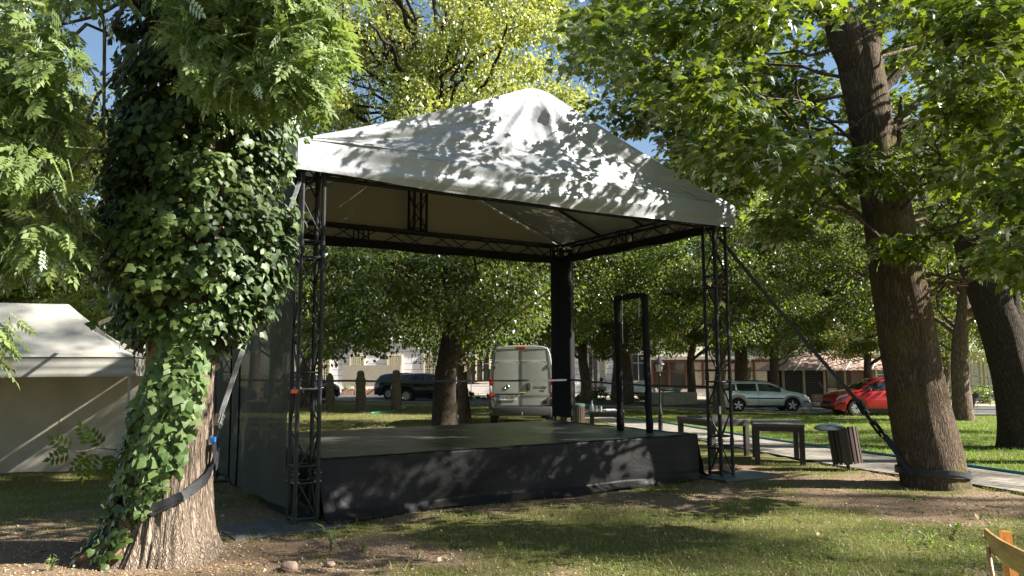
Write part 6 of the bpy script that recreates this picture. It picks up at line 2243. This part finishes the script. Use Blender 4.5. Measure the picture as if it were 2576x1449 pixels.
# ================================================================== GRASS, LITTER, WEEDS, STONES
rg = np.random.default_rng(77)
def gheight(x, y):
    z = np.array([gz(a, b_) for a, b_ in zip(x, y)])
    n = np.array([earth_bump(a, b_) for a, b_ in zip(x, y)])
    return z + n
def inside_objects(x, y):
    """places where turf cannot stand: trunk feet, under the platform, on the path"""
    bad = ((x - IB.x) ** 2 + (y - IB.y) ** 2) < .5 ** 2
    bad |= ((x - MBASE.x) ** 2 + (y - MBASE.y) ** 2) < .55 ** 2
    lx = (x - SA.x) * _c + (y - SA.y) * _s; ly = -(x - SA.x) * _s + (y - SA.y) * _c
    bad |= (lx > -.05) & (lx < SW - .3) & (ly > -.1) & (ly < SD)
    bad |= (y > line_y(PL, x) - .03) & (y < line_y(PU, x) + .05) & (x > 1.2)
    return bad
def blades(name, n, xr, yr, size, mat, lab, dens, tall=1.0, bias=1.6):
    y = yr[0] + (yr[1] - yr[0]) * rg.uniform(size=n) ** bias
    half = y * .70 + .6
    x = rg.uniform(-1, 1, n) * half
    x = np.clip(x, xr[0], xr[1])
    k_ = (rg.uniform(size=n) < dens(x, y)) & ~inside_objects(x, y) & (x > xr[0]) & (x < xr[1])
    x, y = x[k_], y[k_]
    z = gheight(x, y) - .006
    m_ = len(x)
    T = np.stack([rg.normal(size=m_) * .45, rg.normal(size=m_) * .45, np.ones(m_)], -1)
    Nn = np.stack([rg.normal(size=m_), rg.normal(size=m_) - .2, rg.normal(size=m_) * .2], -1)
    Sc = size * rg.uniform(.4, 1.15, m_) * (1 + .10 * np.maximum(0, y - 8) / 8) * tall
    ti = np.clip(.45 + .2 * rg.normal(size=m_) + .3 * vnoise(x, y, .9, 4.0), 0, 1)
    o = scatter(name, *BLADE, np.stack([x, y, z], -1), T, Nn, Sc, ti, M[mat])
    return tag(o, lab, 'grass', kind='stuff')
blades('grass', 230000, (-9, 9), (4.0, 13.5), .052, 'blade', 'short patchy grass in front of and around the stage', lambda x, y: np.clip(grass_mask(x, y) * 1.15 - .18, 0, 1) * (~((y > line_y(PU, x)) & (x > 1.2))))
blades('grass_behind', 90000, (-14, 3.5), (13.5, 42), .085, 'blade', 'yellowish grass of the lawn behind the stage', lambda x, y: np.clip(grass_mask(x, y) * 1.1 - .1, 0, 1) * (y < line_y(RN, x) - .2) * (~((y > line_y(PU, x)) & (x > 1.2))), bias=1.3)
blades('lawn', 240000, (1.2, 30), (10, 36), .075, 'lawn_blade', 'fresh green mown lawn between the path and the road', lambda x, y: ((y > line_y(PU, x) + .06) & (y < line_y(RN, x) - .15)) * .95, bias=1.25)
blades('tall_grass', 9000, (-4, 5), (5.0, 9.5), .10, 'blade', 'taller grass tufts scattered through the turf', lambda x, y: (vnoise(x, y, 2.6, 9.0) > .26) * 1.0)
# leaf litter and wood chips
n = 95000
y = 4.2 + 9.5 * rg.uniform(size=n) ** 1.5
x = rg.uniform(-1, 1, n) * (y * .7 + .5)
k_ = (rg.uniform(size=n) < np.clip(1.15 - grass_mask(x, y) * 1.0, .12, 1)) & ~inside_objects(x, y) & (x < 9) & (x > -9)
k_ &= ~((y > line_y(PL, x)) & (x > 1.2))
x, y = x[k_], y[k_]
z = gheight(x, y) + rg.uniform(.0, .012, len(x))
m_ = len(x)
T = np.stack([rg.normal(size=m_), rg.normal(size=m_), rg.normal(size=m_) * .4], -1)
Nn = np.stack([rg.normal(size=m_) * .5, rg.normal(size=m_) * .35, np.ones(m_)], -1)
o = scatter('leaf_litter', *QUADL, np.stack([x, y, z], -1), T, Nn, np.where(rg.uniform(size=m_) < .012, rg.uniform(.045, .08, m_), rg.uniform(.008, .030, m_)), rg.uniform(0, 1, m_), M['litter'])
tag(o, 'dry leaf litter and wood chips on the bare earth', 'leaf litter', kind='stuff')
# twigs
mb = MB()
for i in range(150):
    yy = 4.6 + 7.5 * rg.uniform() ** 1.4
    xx = rg.uniform(-.9, .9) * yy * .68
    if inside_objects(np.array([xx]), np.array([yy]))[0] or yy > line_y(PL, xx) - .2 and xx > 1.2: continue
    zz = gheight(np.array([xx]), np.array([yy]))[0] + .008
    a = rg.uniform(0, 6.28); L = rg.uniform(.06, .28)
    p = Vector((xx, yy, zz)); d = Vector((math.cos(a), math.sin(a), 0)) * L
    mb.tube([p, p + d * .5 + Vector((rg.normal() * .01, rg.normal() * .01, .008)), p + d + Vector((0, 0, rg.uniform(0, .015)))], [.005, .004, .002], 5)
tag(mb.build('twigs', M['vine']), 'thin fallen twigs strewn over the turf', 'twigs', kind='stuff')
# clover and small broad-leaved weeds
n = 26000
y = 4.0 + 6.0 * rg.uniform(size=n) ** 1.6
x = rg.uniform(-.2, 1, n) * (y * .7 + .4)
k_ = (vnoise(x, y, 1.1, 14.0) > -.02) & ~inside_objects(x, y) & (y < 6.4 + .45 * x)
x, y = x[k_], y[k_]; m_ = len(x)
z = gheight(x, y) + rg.uniform(.005, .04, m_)
T = np.stack([rg.normal(size=m_), rg.normal(size=m_), rg.normal(size=m_) * .3], -1)
Nn = np.stack([rg.normal(size=m_) * .5, rg.normal(size=m_) * .5, np.ones(m_)], -1)
o = scatter('clover', *ROUND, np.stack([x, y, z], -1), T, Nn, rg.uniform(.012, .030, m_), rg.uniform(.3, 1, m_), M['leaf_bush'])
tag(o, 'low clover and weeds in the near turf', 'ground cover', kind='stuff')

def weed(name, label, g, hgt, n, seed, lean=.3, w=.16):
    r_ = np.random.default_rng(seed)
    o = thing(name, label, 'plant', g, 0, 'weeds in the near turf')
    mb = MB(); tips = []
    for i in range(n):
        a = r_.uniform(0, 6.28); L = hgt * r_.uniform(.55, 1)
        pts = [Vector((.01 * math.cos(a), .01 * math.sin(a), 0))]
        for k_ in range(1, 6):
            t = k_ / 5
            pts.append(Vector((lean * L * t * t * math.cos(a), lean * L * t * t * math.sin(a), L * t)))
        mb.tube(pts, [.0035 - .0004 * j for j in range(6)], 5)
        for q in (2, 3, 4, 5): tips.append((pts[q], pts[q] - pts[q - 1]))
    mb.build('stem', M['leaf_bush'], o)
    P = np.array([t_[0] for t_ in tips]); T = np.array([t_[1] for t_ in tips]); T = unit(T) + r_.normal(size=T.shape) * .7
    sc_ = np.full(len(P), hgt * .45)
    LANCE = ([(0, 0, 0), (w, .4, .03), (0, 1, -.12), (-w, .4, .03)], [(0, 1, 2), (0, 2, 3)])
    scatter('leaf', *LANCE, P, T, r_.normal(size=P.shape) * .5 + np.array([0, -.3, 1]), sc_ * r_.uniform(.6, 1.2, len(P)), r_.uniform(.5, 1, len(P)), M['leaf_ash'], o, world=False)
    return o
weed('weed', 'tall pale weed with narrow leaves standing in the earth before the near truss tower', gpt(832, 1388), .22, 4, 1)
weed('weed', 'small narrow-leaved weed just right of the tall pale weed', gpt(912, 1392), .12, 5, 2)
weed('weed', 'leafy green tuft in the turf below the middle of the black skirt', gpt(1260, 1390), .09, 9, 3)
weed('weed', 'broad-leaved weed below the foot of the maple', gpt(2400, 1345), .12, 6, 4, .5, .26)
weed('weed', 'bright green broad-leaved weed left of the bentwood chair', gpt(2340, 1372), .10, 7, 5, .6, .3)
weed('weed', 'thin grass weed at the left bottom edge beside the ivy tree root', gpt(130, 1438), .12, 8, 6, .3, .08)
weed('weed', 'small weed beside the foot of the leaning slatted bin', gpt(2300, 1262), .08, 6, 7, .6, .26)
for i, (px, py, r_, lab) in enumerate(((730, 1435, .07, 'rounded brown stone at the bottom edge in the sunlit litter'), (830, 1425, .04, 'small flat stone right of the rounded brown stone'), (1620, 1272, .04, 'grey pebble in the grass below the black skirt'))):
    g = gpt(px, py); mb = MB()
    def stf(s, t):
        a = 2 * math.pi * s; b_ = math.pi * (t - .5)
        d = Vector((math.cos(a) * math.cos(b_), math.sin(a) * math.cos(b_), math.sin(b_)))
        return d * r_ * (1 + .3 * mnoise.noise(d * 1.5 + Vector((i * 5, 0, 0)))) * .9
    mb.grid(stf, 16, 10); o = mb.build('stone', pbr('brown_stone', (.24, .17, .13), .9, 0, .25, 12, .4, 40), smooth='all'); o.location = g + Vector((0, 0, r_ * .45)); o.scale = (1.2, 1, .7)
    tag(o, lab, 'stone', 'stones in the turf')

# bushes and flower-bed plants beyond the road
def bush(name, label, px, Y, w, h, n, seed, mat='leaf_bush', size=.10, group='plants beyond the road'):
    r_ = np.random.default_rng(seed); g = gd(px, Y)
    o = thing(name, label, 'bush', g, 0, group)
    cs_ = np.stack([r_.uniform(-w / 2, w / 2, n), r_.uniform(-.4, .4, n), r_.uniform(.15 * h, .8 * h, n)], -1)
    P, T, Nn, ti = clump_leaves(cs_, r_.uniform(.2, .38, n) * h, 110, rg=r_, out=.5)
    P[:, 2] = np.maximum(P[:, 2], .03)
    scatter('foliage', *QUADL, P, T, Nn, r_.uniform(size * .7, size * 1.3, len(P)), ti, M[mat], o, world=False)
    mb = MB()
    for c in cs_[::3]: mb.tube([(c[0] * .5, c[1] * .5, -.02), tuple(c)], [.02, .006], 5)
    mb.build('stem', M['vine'], o)
    return o
bush('bush', 'rounded light green bush right of the straight grey trunk', 2470, 47, 2.4, 1.25, 14, 1)
bush('bush', 'light green bush behind the dark leaning trunk', 2545, 48, 2.6, 1.4, 14, 2)
bush('bush', 'dark bush between wire fence and straight grey trunk', 2375, 48, 1.6, 1.2, 10, 3, 'leaf_back')
bush('shrub', 'sunlit bed plants in front of the concrete tank and grey trunk', 1612, 46.5, 1.8, .65, 12, 4)
bush('shrub', 'low bed plants left of the black frame, in front of the seated people', 1520, 48, 1.6, .6, 10, 5)
bush('shrub', 'low bed plants at the left end of the flower bed, right of the white van', 1462, 47, 1.2, .55, 8, 6)
bush('shrub', 'ivy-like hedge plants along the fence left of the white van', 1205, 50, 2.4, .6, 12, 7, 'leaf_back')
